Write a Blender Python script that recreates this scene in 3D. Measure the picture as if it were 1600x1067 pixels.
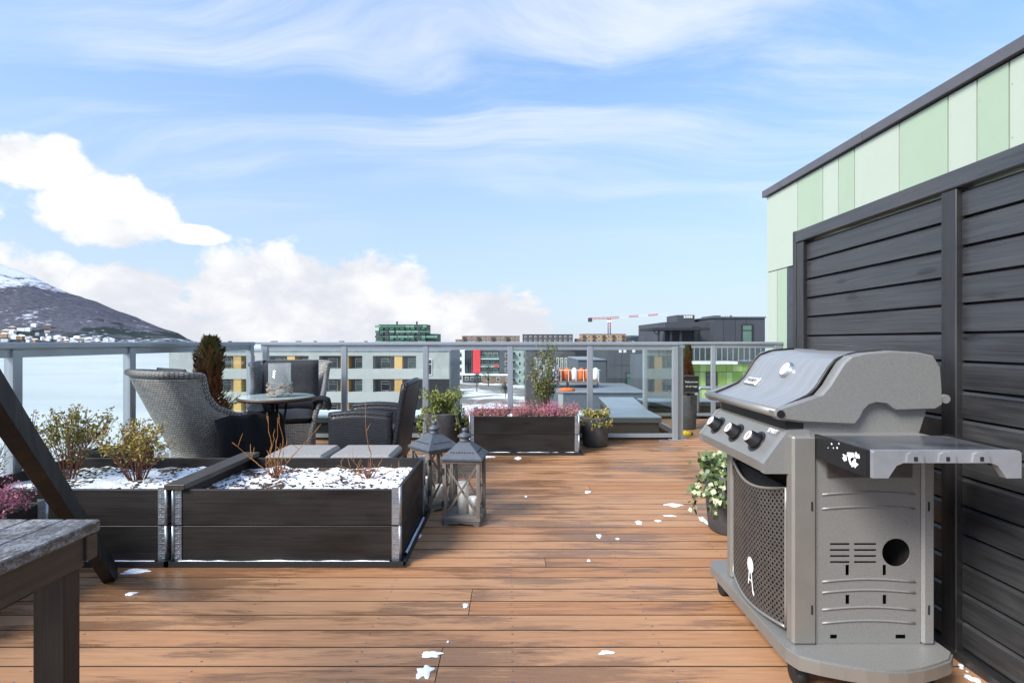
import bpy, bmesh, math, random
from mathutils import Vector, Matrix, noise
R = math.radians
rnd = random.Random(7)
scene = bpy.context.scene
for o in list(bpy.data.objects): bpy.data.objects.remove(o)
col = scene.collection
F, CX, CY, CAMH = 850.0, 800.0, 533.5, 1.19
# ---------------------------------------------------------------- camera
cam_d = bpy.data.cameras.new('camera'); cam = bpy.data.objects.new('camera', cam_d); col.objects.link(cam)
cam_d.sensor_width = 36; cam_d.lens = 36 * F / 1600; cam_d.clip_start = 0.05; cam_d.clip_end = 60000
cam.location = (0, 0, CAMH); cam.rotation_euler = (R(90), 0, 0); scene.camera = cam
scene.view_settings.view_transform = 'Standard'; scene.view_settings.look = 'None'
scene.view_settings.gamma = 1; scene.view_settings.use_curve_mapping = False
scene.view_settings.exposure = 2.05
SUN_DIR = Vector((-0.80, -0.62, 0.85)).normalized()      # towards the sun
# ---------------------------------------------------------------- node helper
class NT:
    def __init__(s, nt): s.t = nt; s.n = nt.nodes; s.l = nt.links
    def new(s, typ, **kw):
        nd = s.n.new(typ)
        for k, v in kw.items(): setattr(nd, k, v)
        return nd
    def put(s, sock, v):
        if hasattr(v, 'is_output'): s.l.new(v, sock)
        elif v is not None: sock.default_value = v
    def math(s, op, a, b=None, c=None, clamp=False):
        nd = s.new('ShaderNodeMath', operation=op, use_clamp=clamp)
        s.put(nd.inputs[0], a); s.put(nd.inputs[1], b); s.put(nd.inputs[2], c); return nd.outputs[0]
    def noise(s, vec, scale, detail=4, rough=.55, dist=0.0):
        nd = s.new('ShaderNodeTexNoise'); s.put(nd.inputs['Vector'], vec)
        nd.inputs['Scale'].default_value = scale; nd.inputs['Detail'].default_value = detail
        nd.inputs['Roughness'].default_value = rough; nd.inputs['Distortion'].default_value = dist; return nd.outputs['Fac']
    def mapr(s, v, a, b, c=0.0, d=1.0, smooth=False):
        nd = s.new('ShaderNodeMapRange', interpolation_type='SMOOTHSTEP' if smooth else 'LINEAR'); s.put(nd.inputs[0], v)
        for i, q in enumerate((a, b, c, d)): s.put(nd.inputs[i + 1], q)
        return nd.outputs[0]
    def mix(s, f, a, b, blend='MIX'):
        nd = s.new('ShaderNodeMix', data_type='RGBA', blend_type=blend); s.put(nd.inputs[0], f)
        for sk, v in ((nd.inputs[6], a), (nd.inputs[7], b)):
            s.put(sk, (*v, 1) if isinstance(v, tuple) and len(v) == 3 else v)
        return nd.outputs[2]
    def mapping(s, vec, scale=(1, 1, 1), loc=(0, 0, 0), rot=(0, 0, 0)):
        nd = s.new('ShaderNodeMapping'); s.put(nd.inputs[0], vec); nd.inputs['Scale'].default_value = scale
        nd.inputs['Location'].default_value = loc; nd.inputs['Rotation'].default_value = rot; return nd.outputs[0]
# ---------------------------------------------------------------- world: sky with clouds all round
world = bpy.data.worlds.new('World'); scene.world = world; world.use_nodes = True
w = NT(world.node_tree); w.n.clear()
sky = w.new('ShaderNodeTexSky', sky_type='NISHITA', sun_disc=False, sun_elevation=math.asin(SUN_DIR.z),
            sun_rotation=math.atan2(SUN_DIR.x, SUN_DIR.y), altitude=0, air_density=1.0, dust_density=0.6, ozone_density=1.6)
tc = w.new('ShaderNodeTexCoord'); D = tc.outputs['Generated']
sp = w.new('ShaderNodeSeparateXYZ'); w.put(sp.inputs[0], D); dx, dy, dz = sp.outputs
az = w.math('ARCTAN2', dx, dy); el = w.math('ARCSINE', dz)
nz1 = w.noise(w.mapping(D, (1, 1, 1.5)), 7, 6, .58, .2); nz2 = w.noise(w.mapping(D, (1, 1, 1.3)), 26, 3, .6)
puff = w.math('ADD', w.math('MULTIPLY', w.math('SUBTRACT', nz1, .5), 1.5), w.math('MULTIPLY', w.math('SUBTRACT', nz2, .5), .55))
def pxdir(px, py):
    v = Vector(((px - CX) / F, 1, (CY - py) / F)).normalized(); return math.atan2(v.x, v.y), math.asin(v.z)
ells = []
for (px, py, rx, ry) in ((45, 250, 105, 48), (170, 335, 105, 62), (-150, 300, 160, 90), (305, 368, 60, 14), (20, 480, 190, 90), (200, 470, 110, 70), (430, 460, 150, 88), (575, 465, 115, 78), (745, 510, 135, 66), (-300, 430, 220, 150), (260, 528, 400, 38), (640, 532, 260, 26)):
    a, e = pxdir(px, py); a2, _ = pxdir(px + rx, py); _, e2 = pxdir(px, py - ry); ells.append((a, e, abs(a2 - a) + .002, abs(e2 - e) + .002))
for k in range(10):                                        # the same cloud bank goes on round the horizon
    ells.append((R(55 + k * 24 + rnd.uniform(-7, 7)), R(rnd.uniform(0, 7)), R(rnd.uniform(9, 17)), R(rnd.uniform(4, 9))))
best = None
for (a, e, ra, re) in ells:
    da = w.math('SUBTRACT', az, a) if a < math.pi else w.math('SUBTRACT', w.math('MODULO', w.math('ADD', az, 2 * math.pi), 2 * math.pi), a)
    q = w.math('ADD', w.math('POWER', w.math('DIVIDE', da, ra), 2), w.math('POWER', w.math('DIVIDE', w.math('SUBTRACT', el, e), re), 2))
    v = w.math('SUBTRACT', 1, w.math('SQRT', q)); best = v if best is None else w.math('MAXIMUM', best, v)
best = w.math('MAXIMUM', best, -1.0)
cum = w.mapr(w.math('ADD', best, puff), 0.0, .24, 0, 1, True)
pl = w.new('ShaderNodeCombineXYZ'); den = w.math('ADD', w.math('MAXIMUM', dz, 0), .16)
w.put(pl.inputs[0], w.math('DIVIDE', dx, den)); w.put(pl.inputs[1], w.math('DIVIDE', dy, den))
warp = w.new('ShaderNodeTexNoise'); w.put(warp.inputs['Vector'], pl.outputs[0]); warp.inputs['Scale'].default_value = .7; wm = w.new('ShaderNodeVectorMath', operation='MULTIPLY_ADD'); w.put(wm.inputs[0], warp.outputs['Color']); wm.inputs[1].default_value = (1.1, 1.1, 0); w.put(wm.inputs[2], pl.outputs[0])
cp = w.mapping(wm.outputs[0], (.55, 2.6, 1), (2.3, .4, 0), (0, 0, R(-62)))
ci = w.math('MULTIPLY', w.mapr(w.noise(cp, 1.1, 7, .62, .3), .40, .72, 0, 1, True), w.mapr(w.noise(w.mapping(pl.outputs[0], loc=(5.9, .3, 0)), .5, 3), .36, .56, .15, 1, True))
haze_low = w.mapr(el, 0.0, .55, .85, .0)
skym = w.new('ShaderNodeVectorMath', operation='SCALE'); w.put(skym.inputs[0], w.mix(1.0, sky.outputs[0], (.80, .98, 1.08), 'MULTIPLY')); w.put(skym.inputs[3], w.mapr(el, 0, .62, .031, .078)); skyc = skym.outputs[0]
skyc = w.mix(haze_low, skyc, (.172, .202, .242))
c1 = w.mix(w.math('MULTIPLY', ci, w.mapr(el, .16, .42, .05, .80)), skyc, (.235, .246, .26))
shade = w.mapr(w.math('ADD', nz1, w.math('MULTIPLY', w.math('SUBTRACT', el, .1), 1.1)), .36, .66, 0, 1, True)
cumc = w.mix(shade, (.190, .195, .212), (.258, .258, .258))
c2 = w.mix(w.math('MULTIPLY', cum, .95), c1, cumc)
bg = w.new('ShaderNodeBackground'); w.put(bg.inputs[0], c2); bg.inputs[1].default_value = 1.0
wo = w.new('ShaderNodeOutputWorld'); w.l.new(bg.outputs[0], wo.inputs[0])
# ---------------------------------------------------------------- sun (thin cloud: weak and soft)
sd = bpy.data.lights.new('sun', 'SUN'); sd.energy = 1.5; sd.angle = R(24); sd.color = (1, .95, .87)
so = bpy.data.objects.new('sun', sd); col.objects.link(so); so.rotation_euler = SUN_DIR.to_track_quat('Z', 'Y').to_euler(); so.location = (-20, -20, 30)
# ================================================================ materials
MATS = {}
def base_mat(name):
    m = bpy.data.materials.new(name); m.use_nodes = True; t = NT(m.node_tree)
    b = t.n['Principled BSDF']; MATS[name] = m; return m, t, b
def coords(t, kind='Object'): return t.new('ShaderNodeTexCoord').outputs[kind]
def bump(t, b, h, strength=.3, dist=.01):
    nd = t.new('ShaderNodeBump'); nd.inputs['Strength'].default_value = strength; nd.inputs['Distance'].default_value = dist
    t.put(nd.inputs['Height'], h); t.l.new(nd.outputs[0], b.inputs['Normal'])
def mat(name, c, c2=None, rough=.6, metal=0, scale=12, bmp=.15, stretch=(1, 1, 1), spec=.5, dist=.005, r2=None):
    m, t, b = base_mat(name); v = t.mapping(coords(t), stretch)
    c2 = c2 or tuple(x * .72 for x in c); n = t.noise(v, scale, 6, .6)
    t.put(b.inputs['Base Color'], t.mix(t.mapr(n, .3, .7), c2, c)); b.inputs['Metallic'].default_value = metal
    t.put(b.inputs['Roughness'], t.mapr(n, .3, .7, r2 if r2 is not None else min(1, rough * 1.25), rough)); b.inputs['Specular IOR Level'].default_value = spec
    if bmp: bump(t, b, t.noise(v, scale * 4, 4), bmp, dist)
    return m
def wood(name, c_dark, c_light, axis, rough=.5, spec=.5, knots=True, grain=70, bm=.35):
    m, t, b = base_mat(name); st = [1, 1, 1]; st[axis] = .035
    oi = t.new('ShaderNodeObjectInfo'); v0 = coords(t); ad = t.new('ShaderNodeVectorMath', operation='ADD'); t.put(ad.inputs[0], v0)
    cb = t.new('ShaderNodeCombineXYZ'); rr = t.math('MULTIPLY', oi.outputs['Random'], 37.0)
    for i in range(3): t.put(cb.inputs[i], rr)
    t.l.new(cb.outputs[0], ad.inputs[1]); v = ad.outputs[0]
    g = t.noise(t.mapping(v, tuple(st)), grain, 5, .6, .6); st2 = [5, 5, 5]; st2[axis] = 1.6
    kn = t.noise(t.mapping(v, tuple(st2)), 1.6, 3, .5, .4)
    f = t.math('ADD', t.math('MULTIPLY', g, .7), t.math('MULTIPLY', kn, .5))
    c = t.mix(t.mapr(f, .38, .82), c_dark, c_light)
    c = t.mix(t.mapr(oi.outputs['Random'], 0, 1, 0, .35), c, tuple(x * .55 for x in c_dark))
    if knots:
        sk_ = [8, 8, 8]; sk_[axis] = 2.2; vo = t.new('ShaderNodeTexVoronoi'); t.put(vo.inputs['Vector'], t.mapping(v, tuple(sk_))); vo.inputs['Scale'].default_value = 1.0
        kd = t.mapr(vo.outputs['Distance'], .05, .16, 1, 0, True); c = t.mix(t.math('MULTIPLY', kd, .75), c, tuple(x * .35 for x in c_dark)); g = t.math('ADD', g, t.math('MULTIPLY', kd, .8))
    t.put(b.inputs['Base Color'], c); t.put(b.inputs['Roughness'], t.mapr(kn, .3, .7, rough * .7, min(1, rough * 1.3))); b.inputs['Specular IOR Level'].default_value = spec
    bump(t, b, g, bm, .003); return m
wood('black_wood_x', (.007, .006, .006), (.026, .021, .019), 0, .5, .35); wood('black_wood_y', (.007, .006, .006), (.026, .021, .019), 1, .5, .35)
wood('screen_wood', (.013, .013, .014), (.058, .058, .061), 1, .42, 1.0, bm=.6); wood('screen_post', (.008, .008, .009), (.028, .028, .030), 2, .36, .7)
wood('brown_wood_y', (.030, .024, .020), (.085, .068, .056), 1, .5); wood('brown_wood_z', (.018, .011, .010), (.05, .036, .03), 2, .55); wood('brown_wood_x', (.030, .024, .020), (.085, .068, .056), 0, .5)
wood('grey_wood_z', (.10, .085, .075), (.27, .235, .205), 2, .8); wood('grey_wood_x', (.10, .085, .075), (.27, .235, .205), 0, .8)
wood('stain_black', (.006, .006, .007), (.02, .02, .022), 2, .6, .25); wood('yellow_cladding', (.50, .30, .10), (.68, .44, .17), 2, .7, grain=9)
def deck_material():
    m, t, b = base_mat('deck_wood'); geo = t.new('ShaderNodeNewGeometry'); P = geo.outputs['Position']
    oi = t.new('ShaderNodeObjectInfo'); rv = oi.outputs['Random']
    cb = t.new('ShaderNodeCombineXYZ'); t.put(cb.inputs[0], t.math('MULTIPLY', rv, 53.0)); t.put(cb.inputs[2], t.math('MULTIPLY', rv, 17.0))
    ad = t.new('ShaderNodeVectorMath', operation='ADD'); t.put(ad.inputs[0], P); t.l.new(cb.outputs[0], ad.inputs[1]); V = ad.outputs[0]
    grain = t.noise(t.mapping(V, (.9, 26, 1)), 4.5, 6, .65, .5); fine = t.noise(t.mapping(V, (2.2, 90, 1)), 5, 3, .6)
    kn = t.new('ShaderNodeTexVoronoi'); t.put(kn.inputs['Vector'], t.mapping(V, (1.5, 6.5, 1))); kn.inputs['Scale'].default_value = 1.0
    knot = t.mapr(kn.outputs['Distance'], .02, .10, 1, 0, True)
    c = t.mix(t.mapr(grain, .3, .72), (.27, .108, .045), (.47, .245, .120)); c = t.mix(t.mapr(fine, .35, .75, 0, .4), c, (.21, .088, .034))
    c = t.mix(t.mapr(rv, 0, 1, 0, .45), c, (.50, .305, .175)); c = t.mix(t.math('MULTIPLY', knot, .7), c, (.09, .035, .015))
    wv = t.noise(t.mapping(V, (1.1, 9.0, 1)), 1.15, 9, .74, .25); wide = t.noise(t.mapping(P, (.8, 1.0, 1)), .85, 3, .5)
    wet = t.mapr(t.math('ADD', wv, t.math('MULTIPLY', t.math('SUBTRACT', wide, .5), .85)), .450, .57, 0, 1, True)
    c = t.mix(t.math('MULTIPLY', wet, .88), c, t.mix(.55, c, (.040, .014, .004), 'MIX'))
    t.put(b.inputs['Base Color'], c); t.put(b.inputs['Roughness'], t.mapr(wet, 0, 1, .62, .27)); b.inputs['Specular IOR Level'].default_value = .35
    bump(t, b, t.math('ADD', grain, t.math('MULTIPLY', fine, .5)), .22, .004)
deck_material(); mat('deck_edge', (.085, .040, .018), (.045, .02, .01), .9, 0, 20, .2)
def weave(name, c, dark, sx, sy, rough=.55, metal=0):
    m, t, b = base_mat(name); uv = coords(t, 'UV'); br = t.new('ShaderNodeTexBrick'); t.put(br.inputs['Vector'], uv)
    br.offset = .5; br.inputs['Scale'].default_value = 1.0; br.inputs['Brick Width'].default_value = sx; br.inputs['Row Height'].default_value = sy
    br.inputs['Mortar Size'].default_value = sy * .20; br.inputs['Mortar Smooth'].default_value = .6; br.inputs['Bias'].default_value = 0
    br.inputs['Color1'].default_value = (*c, 1); br.inputs['Color2'].default_value = (*[x * .72 for x in c], 1); br.inputs['Mortar'].default_value = (*dark, 1)
    n = t.noise(uv, 30, 3); t.put(b.inputs['Base Color'], t.mix(t.mapr(n, .3, .7, 0, .35), br.outputs['Color'], dark)); b.inputs['Roughness'].default_value = rough
    bump(t, b, t.math('SUBTRACT', 1, br.outputs['Fac']), .9, .006)
weave('grey_wicker', (.46, .445, .415), (.055, .052, .048), .036, .015); weave('dark_wicker', (.030, .032, .045), (.004, .004, .006), .034, .013, .4)
weave('rim_wicker', (.48, .465, .435), (.09, .085, .08), .016, .03); weave('dark_rim', (.034, .036, .05), (.006, .006, .009), .016, .03, .4)
weave('brown_braid', (.30, .16, .065), (.05, .022, .01), .02, .016)
mat('aluminium', (.36, .39, .43), (.31, .34, .38), .38, .55, 6, .03); mat('galvanised', (.50, .53, .57), (.27, .30, .35), .36, .85, 26, .12)
mat('dark_cushion', (.040, .042, .048), (.026, .028, .032), .9, 0, 40, .4); mat('grey_cushion', (.30, .29, .28), (.22, .21, .205), .95, 0, 60, .4)
mat('black_fleece', (.007, .008, .013), (.0025, .003, .005), .95, 0, 55, .9, dist=.012); mat('black_plastic', (.018, .019, .021), None, .45)
mat('snow', (.86, .88, .92), (.76, .79, .85), .7, 0, 40, .5, dist=.01); mat('stoneware', (.085, .082, .088), (.045, .044, .05), .62, 0, 9, .15)
mat('candle_wax', (.80, .79, .75), (.76, .75, .70), .5, 0, 5, 0); mat('lantern_metal', (.115, .125, .145), (.075, .085, .10), .5, .4, 14, .15)
mat('grill_grey', (.285, .28, .268), (.225, .222, .214), .42, .35, 160, .12, dist=.001); mat('grill_light', (.30, .285, .26), (.25, .24, .22), .38, .5, 8, .03)
mat('grill_lid', (.46, .45, .44), (.37, .365, .355), .34, .6, 5, .02, stretch=(1, 8, .4)); mat('grill_black', (.015, .015, .017), (.010, .010, .011), .35, .1, 20, .05)
mat('grill_table', (.30, .305, .325), (.20, .205, .225), .35, .1, 7, .06); mat('grill_door', (.15, .136, .124), (.095, .086, .08), .45, .5, 14, .05)
mat('chrome', (.75, .75, .76), (.65, .65, .66), .12, 1, 5, 0); mat('white_paint', (.78, .78, .78), (.70, .70, .70), .5, 0, 10, .05); mat('red_paint', (.55, .03, .03), None, .5)
mat('yellow_paint', (.72, .50, .02), (.60, .40, .015), .35, 0, 8, 0); mat('rubber', (.012, .012, .013), None, .6)
mat('parapet_felt', (.022, .021, .022), (.012, .012, .013), .85, 0, 30, .5); mat('parapet_metal', (.33, .36, .40), (.25, .28, .32), .35, .4, 3, .04); mat('sheet_dark', (.07, .08, .095), None, .4, .3, 4, .04)
mat('fascia', (.13, .125, .135), (.105, .10, .11), .45, .3, 5, .03); mat('panel_pale', (.40, .45, .37), (.385, .432, .355), .5, 0, 3, .02); mat('panel_green', (.325, .41, .30), (.31, .392, .285), .5, 0, 3, .02); mat('joint_black', (.012, .013, .014), None, .7)
mat('door_paint', (.045, .05, .062), None, .4); mat('concrete', (.36, .37, .37), (.28, .29, .29), .9, 0, 2, .1); mat('plaster_grey', (.36, .375, .365), (.32, .335, .325), .9, 0, .6, .05); mat('plaster_band', (.40, .415, .405), (.36, .375, .365), .9, 0, .6, .05)
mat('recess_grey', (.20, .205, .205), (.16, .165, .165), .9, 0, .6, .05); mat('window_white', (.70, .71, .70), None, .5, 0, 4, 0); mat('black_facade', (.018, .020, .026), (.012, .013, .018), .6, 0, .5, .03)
mat('facade_white', (.66, .67, .68), (.60, .61, .62), .8, 0, .3, .03); mat('facade_red', (.62, .02, .03), (.5, .015, .02), .6, 0, .3, .02); mat('facade_charcoal', (.055, .06, .072), (.042, .046, .056), .6, 0, .4, .03); mat('facade_slate', (.10, .115, .14), (.08, .093, .115), .5, .1, .4, .03)
mat('facade_mint', (.28, .38, .33), None, .7, 0, .4, .03); mat('facade_brown', (.22, .155, .115), (.15, .10, .075), .85, 0, .4, .05); mat('facade_tan', (.36, .23, .13), (.26, .16, .09), .85, 0, .4, .05); mat('facade_brick', (.085, .082, .085), (.055, .053, .056), .85, 0, 2, .05)
mat('lime_a', (.36, .52, .10), None, .55, 0, .5, .02); mat('lime_b', (.50, .66, .22), None, .55, 0, .5, .02); mat('lime_c', (.26, .44, .07), None, .55, 0, .5, .02); mat('green_a', (.05, .15, .09), None, .5, 0, .3, .02); mat('green_b', (.14, .28, .195), None, .5, 0, .3, .02); mat('green_c', (.05, .085, .07), None, .5, 0, .3, .02)
mat('orange_fabric', (.75, .16, .03), (.6, .11, .02), .7, 0, 4, .2); mat('lilac_tarp', (.36, .36, .52), None, .7, 0, 2, .1); mat('crane_red', (.50, .06, .05), None, .5); mat('crane_blue', (.05, .07, .20), None, .5); mat('hull_red', (.30, .05, .035), (.2, .03, .02), .6, 0, .2, .05)
mat('bark', (.13, .07, .04), (.07, .04, .025), .85, 0, 60, .3); mat('twig_orange', (.56, .27, .08), (.40, .17, .05), .6, 0, 50, .1); mat('twig_red', (.24, .085, .045), (.15, .055, .035), .7, 0, 50, .1); mat('mulch', (.075, .042, .024), (.035, .02, .013), .9, 0, 40, .4)
mat('leaf_olive', (.27, .25, .055), (.13, .14, .03), .55, 0, 30, 0); mat('leaf_yellow', (.42, .33, .06), (.26, .19, .035), .55, 0, 30, 0); mat('leaf_green', (.10, .15, .035), (.05, .085, .02), .5, 0, 30, 0); mat('leaf_lime', (.25, .29, .06), (.12, .17, .03), .5, 0, 30, 0)
mat('leaf_ivy', (.13, .19, .07), (.055, .10, .035), .45, 0, 40, 0); mat('leaf_ivy_pale', (.50, .52, .33), (.33, .38, .2), .45, 0, 40, 0); mat('thuja_green', (.085, .115, .03), (.045, .07, .018), .7, 0, 20, 0); mat('thuja_brown', (.22, .085, .03), (.12, .05, .02), .8, 0, 20, 0)
mat('heather_pink', (.52, .23, .245), (.34, .12, .14), .8, 0, 60, 0); mat('heather_magenta', (.54, .20, .29), (.40, .13, .20), .8, 0, 60, 0); mat('dry_straw', (.42, .33, .16), None, .8, 0, 40, 0); mat('driftwood', (.42, .35, .28), (.24, .19, .15), .85, 0, 30, .3); mat('conifer', (.022, .04, .022), (.012, .025, .014), .8, 0, .5, .3)
def glass(name, tint, refl=1.0, ior=1.5):
    m, t, b = base_mat(name); t.n.remove(b); tr = t.new('ShaderNodeBsdfTransparent'); tr.inputs[0].default_value = (*tint, 1)
    gl = t.new('ShaderNodeBsdfGlossy'); gl.inputs['Roughness'].default_value = .01; fr = t.new('ShaderNodeFresnel'); t.put(fr.inputs[0], t.mapr(t.new('ShaderNodeNewGeometry').outputs['Backfacing'], 0, 1, ior, 1 / ior))   # same reflectance on both faces of a thin pane
    mx = t.new('ShaderNodeMixShader'); t.put(mx.inputs[0], t.math('MULTIPLY', fr.outputs[0], refl)); t.l.new(tr.outputs[0], mx.inputs[1]); t.l.new(gl.outputs[0], mx.inputs[2])
    t.l.new(mx.outputs[0], t.n['Material Output'].inputs[0]); m.use_transparent_shadow = True
glass('rail_glass', (.955, .985, .97), .8); glass('clear_glass', (.97, .98, .97))
_t = NT(MATS['clear_glass'].node_tree); _df = _t.new('ShaderNodeBsdfDiffuse'); _df.inputs[0].default_value = (.75, .75, .72, 1); _mo = _t.n['Material Output']; _mx = _t.new('ShaderNodeMixShader'); _mx.inputs[0].default_value = .13; _t.l.new(_mo.inputs[0].links[0].from_socket, _mx.inputs[1]); _t.l.new(_df.outputs[0], _mx.inputs[2]); _t.l.new(_mx.outputs[0], _mo.inputs[0])
mat('table_glass', (.42, .50, .49), (.34, .42, .41), .08, 0, 3, 0)
def pane_mat(name, c, rough=.06):
    m, t, b = base_mat(name); n = t.noise(coords(t), .35, 2); t.put(b.inputs['Base Color'], t.mix(n, c, tuple(x * .4 for x in c))); b.inputs['Roughness'].default_value = rough; b.inputs['Specular IOR Level'].default_value = .8
pane_mat('window_glass', (.05, .065, .06)); pane_mat('window_teal', (.10, .20, .16)); pane_mat('window_dark', (.02, .025, .03))
def soil_material():
    m, t, b = base_mat('snowy_soil'); v = coords(t); n = t.noise(v, 30, 5, .7, .4); n2 = t.noise(v, 4, 3, .6)
    f = t.mapr(t.math('ADD', n, t.math('MULTIPLY', t.math('SUBTRACT', n2, .5), .9)), .51, .56, 0, 1)
    t.put(b.inputs['Base Color'], t.mix(f, (.82, .84, .88), t.mix(t.noise(v, 90, 3), (.028, .016, .010), (.10, .055, .03)))); b.inputs['Roughness'].default_value = .8
    bump(t, b, t.noise(v, 45, 4), .7, .012)
soil_material()
def frost_material():
    m, t, b = base_mat('frosted_wood'); v = coords(t); n = t.noise(t.mapping(v, (1, .6, 1)), 130, 6, .8, .2); n2 = t.noise(v, 5, 3)
    f = t.mapr(t.math('ADD', n, t.math('MULTIPLY', t.math('SUBTRACT', n2, .5), .6)), .46, .58, 0, 1); g = t.noise(t.mapping(v, (1, .04, 1)), 90, 3)
    t.put(b.inputs['Base Color'], t.mix(f, t.mix(g, (.045, .036, .03), (.12, .095, .08)), (.27, .275, .285))); t.put(b.inputs['Roughness'], t.mapr(f, 0, 1, .35, .8)); bump(t, b, n, .4, .004)
frost_material()
def far_materials():
    m, t, b = base_mat('water'); P = t.new('ShaderNodeNewGeometry').outputs['Position']; b.inputs['Roughness'].default_value = .30; b.inputs['IOR'].default_value = 1.33
    t.put(b.inputs['Base Color'], t.mix(t.mapr(t.noise(t.mapping(P, (.004, .02, 1)), 1.0, 6, .6), .35, .65), (.46, .50, .52), (.60, .63, .64)))
    m, t, b = base_mat('mountain'); P = t.new('ShaderNodeNewGeometry').outputs['Position']; s = t.new('ShaderNodeSeparateXYZ'); t.put(s.inputs[0], P); z = s.outputs[2]
    n = t.noise(P, .03, 8, .75); nb = t.noise(P, .003, 4, .6); st = t.noise(t.mapping(P, (.0035, .001, .0042), rot=(0, R(-25), 0)), 1.6, 6, .7, .8)
    trees = t.mix(t.mapr(n, .35, .65), (.048, .050, .068), (.118, .118, .142)); trees = t.mix(t.mapr(t.math('ADD', nb, t.mapr(z, 40, 160, .12, -.2)), .50, .56, 0, .85), trees, (.012, .022, .018))
    sn = t.math('ADD', t.mapr(z, 300, 540, -.12, .60), t.math('ADD', t.math('MULTIPLY', t.math('SUBTRACT', st, .5), 1.7), t.math('MULTIPLY', t.math('SUBTRACT', n, .5), 1.5)))
    low = t.mapr(z, 5, 40, .22, 0); t.put(b.inputs['Base Color'], t.mix(t.mapr(t.math('ADD', sn, low), .10, .32, 0, .9), trees, (.62, .66, .74))); b.inputs['Roughness'].default_value = .95; b.inputs['Specular IOR Level'].default_value = .1
    m, t, b = base_mat('town_ground'); P = t.new('ShaderNodeNewGeometry').outputs['Position']; n = t.noise(P, .06, 6, .65, .5)
    t.put(b.inputs['Base Color'], t.mix(t.mapr(n, .42, .52), (.74, .76, .80), t.mix(t.noise(P, .5, 4), (.10, .10, .10), (.22, .20, .18)))); b.inputs['Roughness'].default_value = .9; bump(t, b, t.noise(P, .8, 4), .4, .2)
far_materials()
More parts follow.
